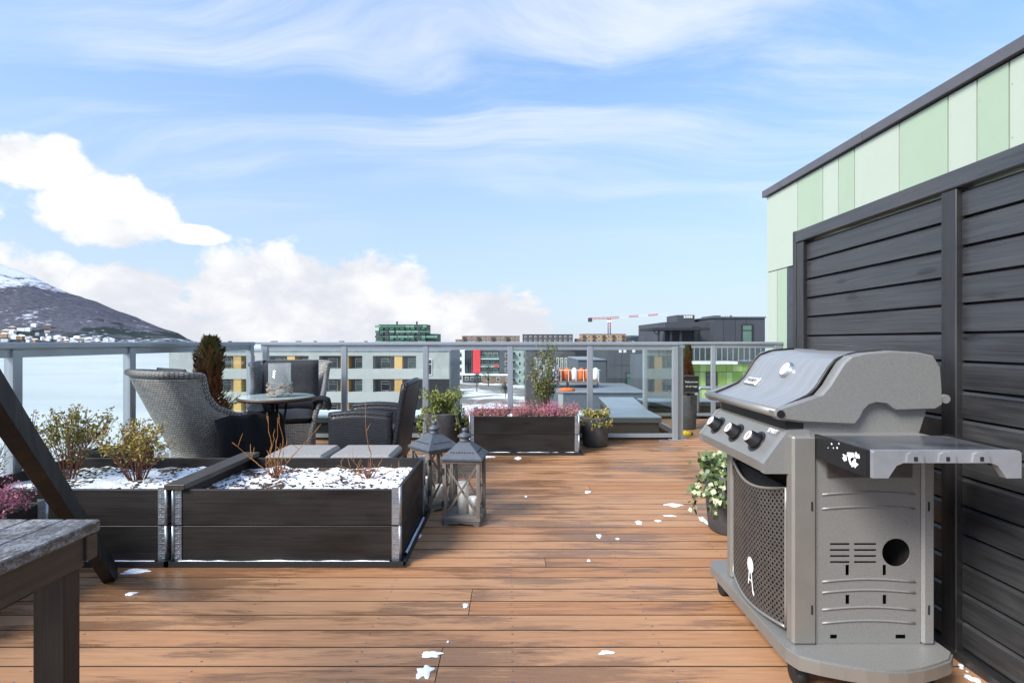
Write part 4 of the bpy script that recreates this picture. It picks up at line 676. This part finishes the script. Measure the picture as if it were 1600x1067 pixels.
def arm_blanket(cx, cy, rz, side, z0, y0, y1, droop, ax_=.345):
    def f(u, v):
        yy = y0 + (y1 - y0) * u; a = (v - .35) * 2.0; fold = .014 * math.sin(u * 19) * min(1, abs(a) * 1.5) + .012 * noise.noise(Vector((u * 6, v * 6, cx)))
        if abs(a) < .35: x = side * (ax_ + a * .20); z = z0 + .045 - a * a * .16
        elif a > 0: x = side * (ax_ + .07 + fold + .02 * (a - .35)); z = z0 + .025 - (a - .35) * droop
        else: x = side * (ax_ - .075 - fold); z = z0 + .025 + (a + .35) * .20
        z += -.05 * (u - .45) ** 2 * 2 + .012 * noise.noise(Vector((u * 4, 7, v * 3))); c, s = math.cos(rz), math.sin(rz); return (cx + x * c - yy * s, cy + x * s + yy * c, z)
    return f
drape('black fleece blanket hanging over the arm of the turned chair', arm_blanket(-2.47, 4.46, R(144), -1, .575, .12, -.42, .36, .285), 46, 26); drape('black fleece blanket over the arm of the corner chair', arm_blanket(-2.38, 5.78, R(16), 1, .575, -.34, .06, .10), 30, 20)
dc = thing('dark_wicker_armchair', 'dark blue black wicker armchair with straight arms', 'armchair', (-1.16, 4.65, 0), R(-90)); ax = .30
for s in (-1, 1):
    def arm(u, v, s=s): return (s * ax, -.30 + .50 * u, .05 + v * (.545 + .02 * math.sin(u * 3.14)))
    o = MB().grid(arm, 10, 14, .56, .56).build('arm', 'dark_wicker', dc); q = o.modifiers.new('s', 'SOLIDIFY'); q.thickness = .05; q.offset = 0; MB().tube([arm(i / 10, 1) for i in range(11)] , .030, 8).build('arm_rim', 'dark_rim', dc)
    for y in (-.28, .17): B(s * ax - .022, s * ax + .022, y - .022, y + .022, 0, .06).build('leg', 'black_plastic', dc)
def bk(u, v): return (-.30 + .6 * u, .20 + .10 * v + .02 * math.sin(u * 3.14), .20 + v * (.635 + .015 * math.sin(u * 3.14)))
o = MB().grid(bk, 12, 16, .6, .7).build('backrest', 'dark_wicker', dc); q = o.modifiers.new('s', 'SOLIDIFY'); q.thickness = .045; q.offset = 0; MB().tube([bk(0, j / 16) for j in range(17)] + [bk(i / 12, 1) for i in range(1, 12)] + [bk(1, 1 - j / 16) for j in range(17)], .028, 8).build('back_rim', 'dark_rim', dc)
MB().grid(lambda u, v: (-.27 + .54 * u, -.30, .10 + v * .24), 6, 6, .54, .24).build('front_apron', 'dark_wicker', dc); B(-.27, .27, -.30, .19, .33, .37).build('seat_frame', 'black_plastic', dc); B(-.265, .265, -.31, .17, .371, .45, c=.02).build('seat_cushion', 'dark_cushion', dc)
for i, (x0, x1, lb_) in enumerate(((-1.74, -1.315, 'grey cushioned footstool beside the dogwood planter twigs'), (-1.285, -.84, 'grey cushioned footstool nearer the wooden lanterns'))):
    f = thing('footstool', lb_, 'footstool', ((x0 + x1) / 2, 3.99, 0), 0, 'grey footstools'); hw_ = (x1 - x0) / 2
    for sx_, sy_ in ((1, 0), (-1, 0), (0, 1), (0, -1)):
        if sx_: fn = lambda u, v, s=sx_: (s * hw_, -.2 + .4 * u, .03 + .29 * v)
        else: fn = lambda u, v, s=sy_: (-hw_ + 2 * hw_ * u, s * .2, .03 + .29 * v)
        MB().grid(fn, 4, 4, .45, .3).build('side', 'grey_wicker', f)
    B(-hw_, hw_, -.20, .20, .32, .325).build('top_frame', 'grey_wicker', f); c_ = B(-hw_ + .005, hw_ - .005, -.195, .215, .326, .395, c=.022).build('cushion', 'grey_cushion', f); MB().tube([(-hw_ + .012, -.19, .36), (hw_ - .012, -.19, .36), (hw_ - .012, .21, .36), (-hw_ + .012, .21, .36), (-hw_ + .012, -.19, .36)], .006, 6).build('piping', 'grey_cushion', c_)
tb = thing('bistro_table', 'round glass topped bistro table with brown braided edge', 'table', (-2.03, 4.70, 0)); MB().lathe([(.302, .706), (.302, .718)], 40).build('glass_top', 'table_glass', tb); MB().lathe([(.285, .685), (.312, .688), (.317, .700), (.312, .713), (.3025, .716), (.3025, .69)], 48).build('braided_edge', 'brown_braid', tb)
ring = [(.10 * math.cos(a), .10 * math.sin(a), .665) for a in [i * math.pi / 8 for i in range(17)]]; MB().tube(ring, .008, 6).build('support_ring', 'black_plastic', tb); MB().tube([(0, 0, .30), (0, 0, .685)], .013, 8).build('stem', 'black_plastic', tb)
for k_ in range(3): a = R(20 + 120 * k_); MB().tube([(.08 * math.cos(a), .08 * math.sin(a), .685), (.05 * math.cos(a), .05 * math.sin(a), .45), (.07 * math.cos(a), .07 * math.sin(a), .28), (.27 * math.cos(a), .27 * math.sin(a), .0)], .011, 8).build('leg', 'black_plastic', tb)
hl_ = thing('hurricane_lamp', 'glass candle jar in a ring of woven driftwood on the table', 'candle holder', (-1.99, 4.66, .719)); MB().lathe([(.088, .012), (.090, .02), (.090, .285), (.086, .285), (.086, .02), (.02, .014)], 28).build('glass_jar', 'clear_glass', hl_); MB().lathe([(.035, .015), (.035, .06)], 16).build('candle', 'candle_wax', hl_); m = MB(); rg = random.Random(2)
for i in range(46): a = rg.uniform(0, 6.28); z = rg.uniform(.008, .115); l = rg.uniform(.5, 1.1); dz_ = rg.gauss(0, .02); m.tube([(math.cos(a + l * t) * (.099 + .006 * math.sin(t * 6 + i)), math.sin(a + l * t) * (.099 + .006 * math.sin(t * 6 + i)), min(.125, max(.006, z + dz_ * (t - .5)))) for t in (0, .25, .5, .75, 1)], .005, 5)
m.build('driftwood_ring', 'driftwood', hl_, kind='stuff')
def lantern(label, loc, rz):
    r = thing('wooden_lantern', label, 'lantern', loc, rz, 'wooden lanterns'); h = .125; z0, z1 = .055, .40
    B(-h, h, -h, h, .03, .055, c=.003).build('base', 'grey_wood_x', r)
    for ax_, s in ((0, 1), (0, -1), (1, 1), (1, -1)):
        pr = [(-h, 0), (-h * .75, 0), (-h * .6, .012), (-h * .3, .010), (0, .018), (h * .3, .010), (h * .6, .012), (h * .75, 0), (h, 0), (h, .0295), (-h, .0295)]; mm = MB(); a, b = sorted((s * h, s * (h - .012))); mm.prism(pr, 1 - ax_ if ax_ == 0 else 0, a, b); mm.build('plinth', 'grey_wood_x', r)
    for sx_ in (-1, 1):
        for sy_ in (-1, 1): x, y = sx_ * (h - .014), sy_ * (h - .014); B(x - .012, x + .012, y - .012, y + .012, z0, z1, c=.002).build('post', 'grey_wood_z', r)
    B(-h, h, -h, h, z1, z1 + .022, c=.003).build('top_frame', 'grey_wood_x', r); a = h - .014
    for (p, q) in (((-a, -a), (a, -a)), ((a, -a), (a, a)), ((a, a), (-a, a)), ((-a, a), (-a, -a))):
        n_ = Vector((-(q[1] - p[1]), q[0] - p[0], 0)).normalized() * .004
        for k_, (za, zb) in enumerate(((z0, z1), (z1, z0))): MB().bar(Vector((p[0], p[1], za)) + n_ * (1 if k_ else -1), Vector((q[0], q[1], zb)) + n_ * (1 if k_ else -1), .007, .013, up=(n_.x, n_.y, .3)).build('cross_brace', 'grey_wood_z', r)
    e = h + .012; rf = MB().add([(-e, -e, z1 + .0225), (e, -e, z1 + .0225), (e, e, z1 + .0225), (-e, e, z1 + .0225), (-e, -e, z1 + .034), (e, -e, z1 + .034), (e, e, z1 + .034), (-e, e, z1 + .034), (-.036, -.036, z1 + .125), (.036, -.036, z1 + .125), (.036, .036, z1 + .125), (-.036, .036, z1 + .125)], [(3, 2, 1, 0), (0, 1, 5, 4), (1, 2, 6, 5), (2, 3, 7, 6), (3, 0, 4, 7), (4, 5, 9, 8), (5, 6, 10, 9), (6, 7, 11, 10), (7, 4, 8, 11), (8, 9, 10, 11)]).build('roof', 'lantern_metal', r)
    for rot in range(4):
        mm = MB(); M = Matrix.Rotation(rot * math.pi / 2, 4, 'Z')
        for j in range(9):
            x = -.072 + j * .018; zt = z1 + .068; yy = -(e - (zt - z1 - .034) / .091 * (e - .036)); c_ = M @ Vector((x, yy, zt)); nrm = M @ Vector((0, -.091, e - .036)).normalized(); u_ = M @ Vector((1, 0, 0)); v_ = nrm.cross(u_); pts = [c_ + nrm * .0012 + u_ * .0065 * math.cos(t) + v_ * .0065 * math.sin(t) * (1 if j % 2 else .8) for t in [q * math.pi / 4 for q in range(8)]]; mm.add(pts, [list(range(8))])
        mm.build('pierced_holes', 'joint_black', rf)
    MB().lathe([(.036, .125), (.036, .135), (.028, .140), (.040, .152), (.044, .162), (.036, .174), (.016, .182), (.012, .188), (.020, .196), (.021, .204), (.014, .213), (.002, .217)], 20, (0, 0, z1)).build('finial', 'lantern_metal', rf); MB().tube([(.028 * math.cos(t), .02 + .006 * math.sin(t), z1 + .178 + .028 * math.sin(t)) for t in [i * math.pi / 8 for i in range(17)]], .0025, 6).build('ring_handle', 'black_plastic', rf)
    for z in (.12, .33): B(-h - .003, -h + .012, -h - .002, -h + .01, z, z + .04).build('hinge', 'black_plastic', r)
    return r
def candle(x, y, rad, h, lb_): o = MB().lathe([(rad, 0), (rad, h - .004), (rad * .94, h), (rad * .5, h - .006), (.004, h - .007)], 24).build('pillar_candle', 'candle_wax', None); o.location = (x, y, .056); tag(o, lb_, 'candle', 'white pillar candles')
lantern('wooden lantern with grey metal roof standing free on the deck', (-.315, 3.63, 0), R(-6)); candle(-.325, 3.62, .038, .20, 'tall white candle in the free standing lantern'); candle(-.255, 3.575, .030, .115, 'short white candle in the free standing lantern')
lantern('wooden lantern turned cornerwise behind the dogwood planter', (-.565, 3.95, 0), R(42)); candle(-.63, 3.95, .036, .15, 'taller candle in the cornerwise lantern'); candle(-.53, 3.97, .032, .09, 'lower candle in the cornerwise lantern')
# frosted table and slanting beam
ft = thing('plank_table', 'brown plank table with frosted top at the terrace edge', 'table', (-1.3, .4, 0)); zt = .75
for i in range(7): x1 = -1.02 - i * .0885; B(x1 - .085, x1, -.55, 1.35, zt - .028, zt, c=.003).build('plank', 'frosted_wood', ft, True)
B(-1.075, -1.03, -.5, 1.31, zt - .100, zt - .0285, c=.002).build('apron', 'brown_wood_y', ft, True); B(-1.60, -1.56, -.5, 1.31, zt - .100, zt - .0285, c=.002).build('apron', 'brown_wood_y', ft, True); B(-1.559, -1.076, 1.262, 1.305, zt - .100, zt - .0285, c=.002).build('apron', 'brown_wood_x', ft, True); B(-1.62, -1.024, 1.3105, 1.345, zt - .09, zt - .0285, c=.002).build('end_batten', 'brown_wood_x', ft, True)
for x in (-1.112, -1.60):
    for y in (1.262, -.5): B(x, x + .073, y, y + .047, 0, zt - .101, c=.002).build('leg', 'brown_wood_z', ft, True)
af = thing('swing_frame', 'dark slanting timber leg of a frame crossing before the planters', 'frame', (-2.03, 2.76, 0)); a0 = Vector((-2.03, 2.76, .0)); ap = Vector((-1.33, 1.24, 1.30)); MB().bar(a0, ap, .048, .098, up=(-.4, .6, .7), c=.003).build('leg', 'stain_black', af, True)
MB().bar((-2.03, -.32, 0), ap + Vector((0, -.06, 0)), .048, .098, up=(-.4, -.6, .7), c=.003).build('leg', 'stain_black', af, True); MB().bar(ap + Vector((.05, -.03, -.02)), ap + Vector((-.9, -.03, -.02)), .05, .08, c=.003).build('top_beam', 'screen_post', af, True)
# ================================================================ grill
gr = thing('gas_grill', 'grey gas grill on wheels with closed lid and side table', 'grill', (1.22, 2.2, 0))
def g(mb, n, mt, par=None, **k): 
    o = mb.build(n, mt, None, **k); o.parent = par or gr
    o.location = -Vector(gr.location) if par is None else (0, 0, 0); return o
bp = [(.945, 1.88), (.965, 1.83), (1.02, 1.80)] + [(1.02 + .42 * t, 1.80 - .055 * math.sin(math.pi * t)) for t in (.15, .3, .45, .6, .75, .9)] + [(1.46, 1.81), (1.50, 1.85), (1.51, 2.6), (1.48, 2.64), (.97, 2.64), (.945, 2.60)]
g(MB().prism(bp, 2, .085, .125), 'base_shelf', 'grill_light'); g(MB().prism([(1.23 + (x - 1.23) * .985, 2.2 + (y - 2.2) * .985) for x, y in bp], 2, .125, .132), 'base_top', 'grill_grey')
for x, y in ((1.0, 1.90), (1.0, 2.56), (1.43, 1.90), (1.43, 2.56)):
    w_ = g(MB().tube([(x - .02, y, .036), (x + .02, y, .036)], .036, 16), 'caster', 'rubber'); g(MB().prism([(y - .035, .05), (y + .03, .05), (y + .02, .085), (y - .02, .085)], 0, x - .027, x + .027), 'fork', 'grill_black', w_)
for x, y, wd_ in ((.978, 1.895, .085), (.978, 2.43, .085), (1.431, 1.895, .045), (1.431, 2.43, .045)): g(MB().box(x, x + wd_, y, y + .05, .132, .86, c=.008), 'corner_post', 'grill_light' if x < 1 else 'grill_grey')
# side panel with real openings
sp_ = g(MB().box(1.064, 1.43, 1.905, 1.908, .133, .86), 'side_panel', 'grill_grey'); cut = MB()
for j in range(4):
    for xa, xb in ((1.114, 1.183), (1.198, 1.276)): z = .478 - j * .021; cut.box(xa, xb, 1.89, 1.93, z, z + .007)
cut.tube([(1.345, 1.89, .452), (1.345, 1.93, .452)], .049, 32)
for x in (1.168, 1.298): cut.box(x, x + .013, 1.89, 1.93, .372, .409); cut.box(x, x + .014, 1.89, 1.93, .271, .304)
cut.box(1.114, 1.139, 1.89, 1.93, .150, .165); cut.box(1.343, 1.379, 1.89, 1.93, .150, .165)
co = cut.build('cutter', 'grill_black'); co.location = -Vector(gr.location); co.parent = gr; bm_ = sp_.modifiers.new('b', 'BOOLEAN'); bm_.object = co; bm_.solver = 'EXACT'; bpy.context.view_layer.update()
me = bpy.data.meshes.new_from_object(sp_.evaluated_get(bpy.context.evaluated_depsgraph_get())); sp_.modifiers.clear(); sp_.data = me; bpy.data.objects.remove(co)
for z, bow in ((.655, .008), (.605, .008), (.350, .010), (.312, .010), (.252, .010), (.205, .010)): g(MB().tube([(1.085 + .325 * t, 1.9045, z + bow * math.sin(math.pi * t)) for t in [i / 10 for i in range(11)]], .004, 6), 'rib', 'grill_grey')
g(MB().box(1.10, 1.40, 1.899, 1.904, .715, .855, c=.002), 'recess_plate', 'grill_door')
for x in (1.045, 1.452):
    for z in (.24, .60): g(MB().box(x - .003, x + .003, 1.8935, 1.896, z, z + .032), 'slot', 'joint_black')
g(MB().box(1.434, 1.46, 1.95, 2.43, .133, .85), 'back_panel', 'grill_door'); g(MB().box(1.064, 1.43, 2.44, 2.45, .133, .85), 'side_panel', 'grill_grey'); g(MB().tube([(1.2, 2.18, .14), (1.2, 2.18, .42)], .12, 20), 'gas_bottle', 'grill_door')
# perforated door
dm = MB(); ny, nz_ = 20, 21; Y0, Y1, Z0, Z1 = 1.955, 2.42, .165, .665
def dpt(a, b): y = Y0 + (Y1 - Y0) * a; bow = math.sin(math.pi * a); return Vector((.984 - .030 * bow, y, Z0 - .020 * bow + (Z1 - Z0 - .0) * b - .025 * bow * b))
for i in range(ny):
    for j in range(nz_):
        a0, a1, b0, b1 = i / ny, (i + 1) / ny, j / nz_, (j + 1) / nz_; cs = []
        for t in range(8): th = t * math.pi / 4 + math.pi / 8; c_, s_ = math.cos(th), math.sin(th); m_ = max(abs(c_), abs(s_)); cs.append((dpt((a0 + a1) / 2 + (a1 - a0) / 2 * c_ / m_, (b0 + b1) / 2 + (b1 - b0) / 2 * s_ / m_), dpt((a0 + a1) / 2 + (a1 - a0) * .20 * c_, (b0 + b1) / 2 + (b1 - b0) * .20 * s_)))
        dm.add([q for p in cs for q in p], [(2 * t, 2 * ((t + 1) % 8), 2 * ((t + 1) % 8) + 1, 2 * t + 1) for t in range(8)])
door = g(dm, 'perforated_door', 'grill_door'); ed = [dpt(i / 12, 0) for i in range(13)] + [dpt(1, j / 6) for j in range(1, 6)] + [dpt(1 - i / 12, 1) for i in range(13)] + [dpt(0, 1 - j / 6) for j in range(1, 7)]; g(MB().tube(ed, .006, 6), 'door_edge', 'grill_light', door)
g(MB().box(1.0, 1.01, 1.95, 2.43, .14, .66), 'door_lining', 'joint_black'); km = MB(); yk, zk = 2.17, .30
def kp(y, z): a = (y - Y0) / (Y1 - Y0); return (.984 - .030 * math.sin(math.pi * a) - .004, y, z)
km.add([kp(yk + .026 * math.cos(t), zk + .032 * math.sin(t)) for t in [q * math.pi / 8 for q in range(16)]], [list(range(16))]); km.add([kp(yk + .012, zk - .028), kp(yk + .02, zk - .08), kp(yk + .013, zk - .08), kp(yk + .004, zk - .028)], [(0, 1, 2, 3)]); km.add([kp(yk - .012, zk - .028), kp(yk - .026, zk - .10), kp(yk - .018, zk - .10), kp(yk - .004, zk - .028)], [(0, 1, 2, 3)]); km.add([kp(yk - .016, zk - .057), kp(yk + .015, zk - .057), kp(yk + .015, zk - .063), kp(yk - .017, zk - .063)], [(0, 1, 2, 3)]); km.add([kp(yk - .022, zk - .09), kp(yk - .034, zk - .10), kp(yk - .03, zk - .112), kp(yk - .018, zk - .104)], [(0, 1, 2, 3)])
g(km, 'kettle_emblem', 'white_paint', door)
# control panel
cpf = [(.894, .722), (1.053, .722), (1.053, .876), (.985, .872), (.970, .866), (.890, .757)]; g(MB().prism([(x, z) for x, z in cpf], 1, 1.925, 1.955), 'control_end', 'grill_grey'); g(MB().prism([(x, z) for x, z in cpf], 1, 2.56, 2.585), 'control_end', 'grill_grey'); g(MB().prism([(x + .004, z) for x, z in cpf], 1, 1.9555, 2.5595), 'control_panel', 'grill_light')
sn = Vector((-.866, 0, .60)).normalized(); up_ = Vector((.60, 0, .866)).normalized()
for i, y in enumerate((2.07, 2.26, 2.46)):
    c_ = Vector((.934, y, .808)) ; g(MB().tube([c_, c_ + sn * .006], .044, 24), 'knob_plate', 'grill_black'); k_ = g(MB().tube([c_ + sn * .006, c_ + sn * .012, c_ + sn * .040, c_ + sn * .044], [.034, .030, .026, .023], 20), 'knob', 'grill_black'); g(MB().tube([c_ + sn * .0441, c_ + sn * .0455], .021, 20), 'knob_cap', 'white_paint', k_); g(MB().bar(c_ + sn * .0462 - up_ * .010, c_ + sn * .0462 + up_ * .012, .007, .001, up=tuple(sn)), 'knob_mark', 'red_paint', k_)
bpy.context.view_layer.update(); Mx = Matrix(((0, up_.x, sn.x, 0), (-1, up_.y, sn.y, 0), (0, up_.z, sn.z, 0), (0, 0, 0, 1))); t_ = text_mesh('SPIRIT', .026, 'lettering', 'white_paint', gr, Matrix.Translation(Vector((.960, 1.995, .858)) - Vector(gr.location) + sn * .006) @ Mx)
# cook box, lid
g(MB().prism([(1.0, .86), (1.47, .86), (1.50, .955), (1.34, .985), (.99, .92)], 1, 1.965, 2.60), 'cook_box', 'grill_grey'); g(MB().box(1.04, 1.46, 1.9, 2.58, .84, .862), 'frame_top', 'grill_grey'); g(MB().box(.985, 1.05, 1.96, 2.56, .8765, .905), 'burner_gap', 'grill_black')
prof = [(.936, .940), (.940, .922), (.955, .910), (1.032, .900), (1.217, .892), (1.235, .915), (1.249, .944), (1.270, .964), (1.297, .972), (1.337, .968), (1.352, .955), (1.370, .944), (1.514, .948), (1.538, .964), (1.536, 1.03), (1.53, 1.10), (1.506, 1.140), (1.45, 1.152), (1.353, 1.157), (1.257, 1.149), (1.21, 1.138), (1.183, 1.115), (1.153, 1.068), (1.130, 1.03), (1.10, .995), (1.032, .972)]
def cap(y0, y1): 
    m = MB(); n = len(prof); cx_, cz_ = 1.28, 1.04; ins = [(x + (cx_ - x) * .035, z + (cz_ - z) * .05) for x, z in prof]
    vs = [(x, y0 + (.012 if y0 < y1 else -.012), z) for x, z in prof] + [(x, y1, z) for x, z in prof] + [(x, y0, z) for x, z in ins]; m.add(vs, [(i, (i + 1) % n, n + (i + 1) % n, n + i) for i in range(n)] + [(2 * n + i, 2 * n + (i + 1) % n, (i + 1) % n, i) for i in range(n)] + [list(range(2 * n, 3 * n)), list(range(2 * n - 1, n - 1, -1))]); return m
g(cap(1.935, 1.985), 'lid_end', 'grill_grey'); g(cap(2.66, 2.61), 'lid_end', 'grill_grey')
arc = [(.962, .936), (1.034, .966), (1.085, .990), (1.115, 1.020), (1.140, 1.060), (1.162, 1.095), (1.188, 1.122), (1.245, 1.143), (1.34, 1.151), (1.45, 1.146), (1.50, 1.132), (1.527, 1.09), (1.53, 1.0), (1.53, .95)]
def lidf(u, v): s = u * (len(arc) - 1); i = min(int(s), len(arc) - 2); t = s - i; return (arc[i][0] + (arc[i + 1][0] - arc[i][0]) * t, 1.984 + v * .627, arc[i][1] + (arc[i + 1][1] - arc[i][1]) * t)
lid = g(MB().grid(lidf, 52, 8), 'lid_shell', 'grill_lid')
for y in (1.9875, 2.6075):
    m = MB(); m.tube([Vector(lidf(i / 40, 0)) + Vector((-.003, y - 1.984, .003)) for i in range(26)], .006, 6); g(m, 'lid_seam', 'grill_black')
g(MB().tube([(.955, 1.95, .932), (.955, 2.645, .932)], .017, 14), 'handle', 'grill_light'); g(MB().tube([(.955, 1.930, .932), (.955, 1.9345, .932)], .014, 16), 'handle_bolt', 'grill_black'); g(MB().prism([(.955, .922), (1.0, .915), (1.0, .935), (.955, .945)], 1, 1.986, 2.609), 'handle_web', 'grill_black'); g(MB().tube([(1.548, 1.94, .985), (1.548, 1.975, .985)], .016, 12), 'lid_hinge', 'grill_grey')
pL = Vector(lidf(4.3 / 13, .45)); q1 = Vector(lidf(4.4 / 13, .48)) - Vector(lidf(4.2 / 13, .48)); tn = q1.normalized(); nn = Vector((-tn.z, 0, tn.x)); th_ = g(MB().tube([pL, pL + nn * .010, pL + nn * .013], [.036, .036, .030], 28), 'thermometer', 'chrome'); g(MB().tube([pL + nn * .0131, pL + nn * .0137], .028, 24), 'dial', 'white_paint', th_); g(MB().bar(pL + nn * .0145, pL + nn * .0145 + (tn + Vector((0, .5, 0))).normalized() * .022, .003, .001, up=tuple(nn)), 'needle', 'red_paint', th_)
pB = Vector(lidf(2.55 / 13, .80)); q1 = Vector(lidf(2.6 / 13, .7)) - Vector(lidf(2.5 / 13, .7)); tn = q1.normalized(); nn = Vector((-tn.z, 0, tn.x)); Mb = Matrix(((0, tn.x, nn.x, pB.x), (-1, tn.y, nn.y, pB.y), (0, tn.z, nn.z, pB.z), (0, 0, 0, 1))); g(MB().box(-.060, .060, -.023, .023, .001, .008, c=.003, M=Mb), 'badge', 'chrome'); g(MB().box(-.053, .053, -.017, .017, .0081, .009, M=Mb), 'badge_field', 'white_paint'); text_mesh('WEBER', .029, 'badge_lettering', 'grill_black', gr, Matrix.Translation(-Vector(gr.location)) @ Mb @ Matrix.Translation((0, 0, .0098)))
# side table
mat('wet_table', (.17, .175, .19), (.035, .036, .042), .30, .1, 6, .03, r2=.10); g(MB().box(1.07, 1.51, 1.635, 1.90, .845, .862, c=.004), 'side_table', 'wet_table'); lip = [(1.07, .785), (1.115, .785), (1.125, .80), (1.14, .822), (1.16, .830), (1.42, .830), (1.44, .822), (1.455, .80), (1.465, .785), (1.51, .785), (1.51, .860), (1.505, .866), (1.075, .866), (1.07, .860)]; g(MB().prism(lip, 1, 1.612, 1.634), 'table_lip', 'grill_table'); g(MB().box(1.058, 1.0695, 1.625, 1.905, .785, .866), 'table_side', 'grill_black'); g(MB().box(1.5105, 1.522, 1.625, 1.905, .80, .866), 'table_side', 'grill_black')
for x in (1.19, 1.285, 1.385): h_ = g(MB().prism([(x - .026, .832), (x + .026, .832), (x + .022, .857), (x + .012, .863), (x - .012, .863), (x - .022, .857)], 1, 1.604, 1.6118), 'tool_hook', 'grill_table'); g(MB().box(x - .005, x + .005, 1.602, 1.6038, .838, .850), 'hook_hole', 'joint_black', h_)
m = MB(); rg = random.Random(8)
for (yy, zz, s) in ((1.70, .83, .030), (1.685, .815, .022), (1.725, .822, .018), (1.665, .84, .016), (1.77, .845, .005), (1.79, .84, .004), (1.80, .852, .005), (1.76, .86, .004), (1.82, .835, .003)):
    pts = [(1.0574, yy + s * math.cos(t) * rg.uniform(.5, 1.2), max(.787, min(.864, zz + s * .8 * math.sin(t) * rg.uniform(.4, 1.2)))) for t in [q * math.pi / 6 for q in range(12)]]; m.add(pts, [list(range(12))])
g(m, 'worn_paint', 'white_paint')
# ================================================================ snow patches on the deck
def snow_patch(px, py, wpx, hpx, seed):
    d = CAMH * F / (py - CY); x, y = (px - CX) * d / F, d; rw = wpx * d / F / 2 * .92; rh = hpx * d * d / (F * CAMH) / 2; rg = random.Random(seed); n = 28; ph = [rg.uniform(.3, 1.3) for _ in range(n)]; ph = [(ph[i - 2] + ph[i - 1] * 1.5 + ph[i]) / 3.5 for i in range(n)]; m = MB(); vs = []
    for ring_, zz in ((1.0, .0003), (.85, .0025), (.4, .005)): vs += [(ring_ * ph[i] * rw * math.cos(i * 2 * math.pi / n), ring_ * ph[i] * rh * math.sin(i * 2 * math.pi / n), zz + .002 * rg.random()) for i in range(n)]
    vs.append((0, 0, .006)); fs = [(r_ * n + i, r_ * n + (i + 1) % n, (r_ + 1) * n + (i + 1) % n, (r_ + 1) * n + i) for r_ in range(2) for i in range(n)] + [(2 * n + i, 2 * n + (i + 1) % n, 3 * n) for i in range(n)]; m.add(vs, fs, True); o = m.build('snow_patch', 'snow', None); o.location = (x, y, .0005); return o
for i, (px, py, w_, h_) in enumerate(((675, 1022, 40, 11), (664, 1050, 38, 26), (948, 1020, 28, 8), (728, 946, 12, 9), (920, 876, 8, 3), (936, 838, 11, 7), (965, 842, 8, 3), (998, 816, 17, 9), (1028, 814, 16, 4), (1052, 789, 40, 6), (1046, 806, 22, 3), (919, 769, 14, 5), (822, 776, 6, 3), (1098, 812, 14, 14), (205, 928, 24, 7), (213, 893, 58, 9), (20, 932, 46, 14), (655, 838, 7, 8), (655, 816, 6, 5), (808, 716, 16, 6), (700, 1003, 5, 3), (760, 714, 40, 3))):
    lab = {0: 'oval snow patch beside the snowy board joint', 1: 'largest crusty snow patch on a board end', 2: 'snow patch alone on the boards before the grill', 3: 'snow speck sitting on a board joint', 9: 'long snow streak on the boards near the ivy pot', 13: 'snow heap against the foot of the ivy pot', 14: 'slanting snow sliver on the boards before the dogwood planter', 15: 'long snow strip at the foot of the slanting beam', 16: 'snow strip beside the heather planter by the table', 19: 'snow lump before the tray of the heather planter', 21: 'thin snow line along the tray of the heather planter'}.get(i, 'small patch of melting snow lying on the wooden deck')
    tag(snow_patch(px, py, w_, h_, i), lab, 'snow', 'snow patches on the deck')
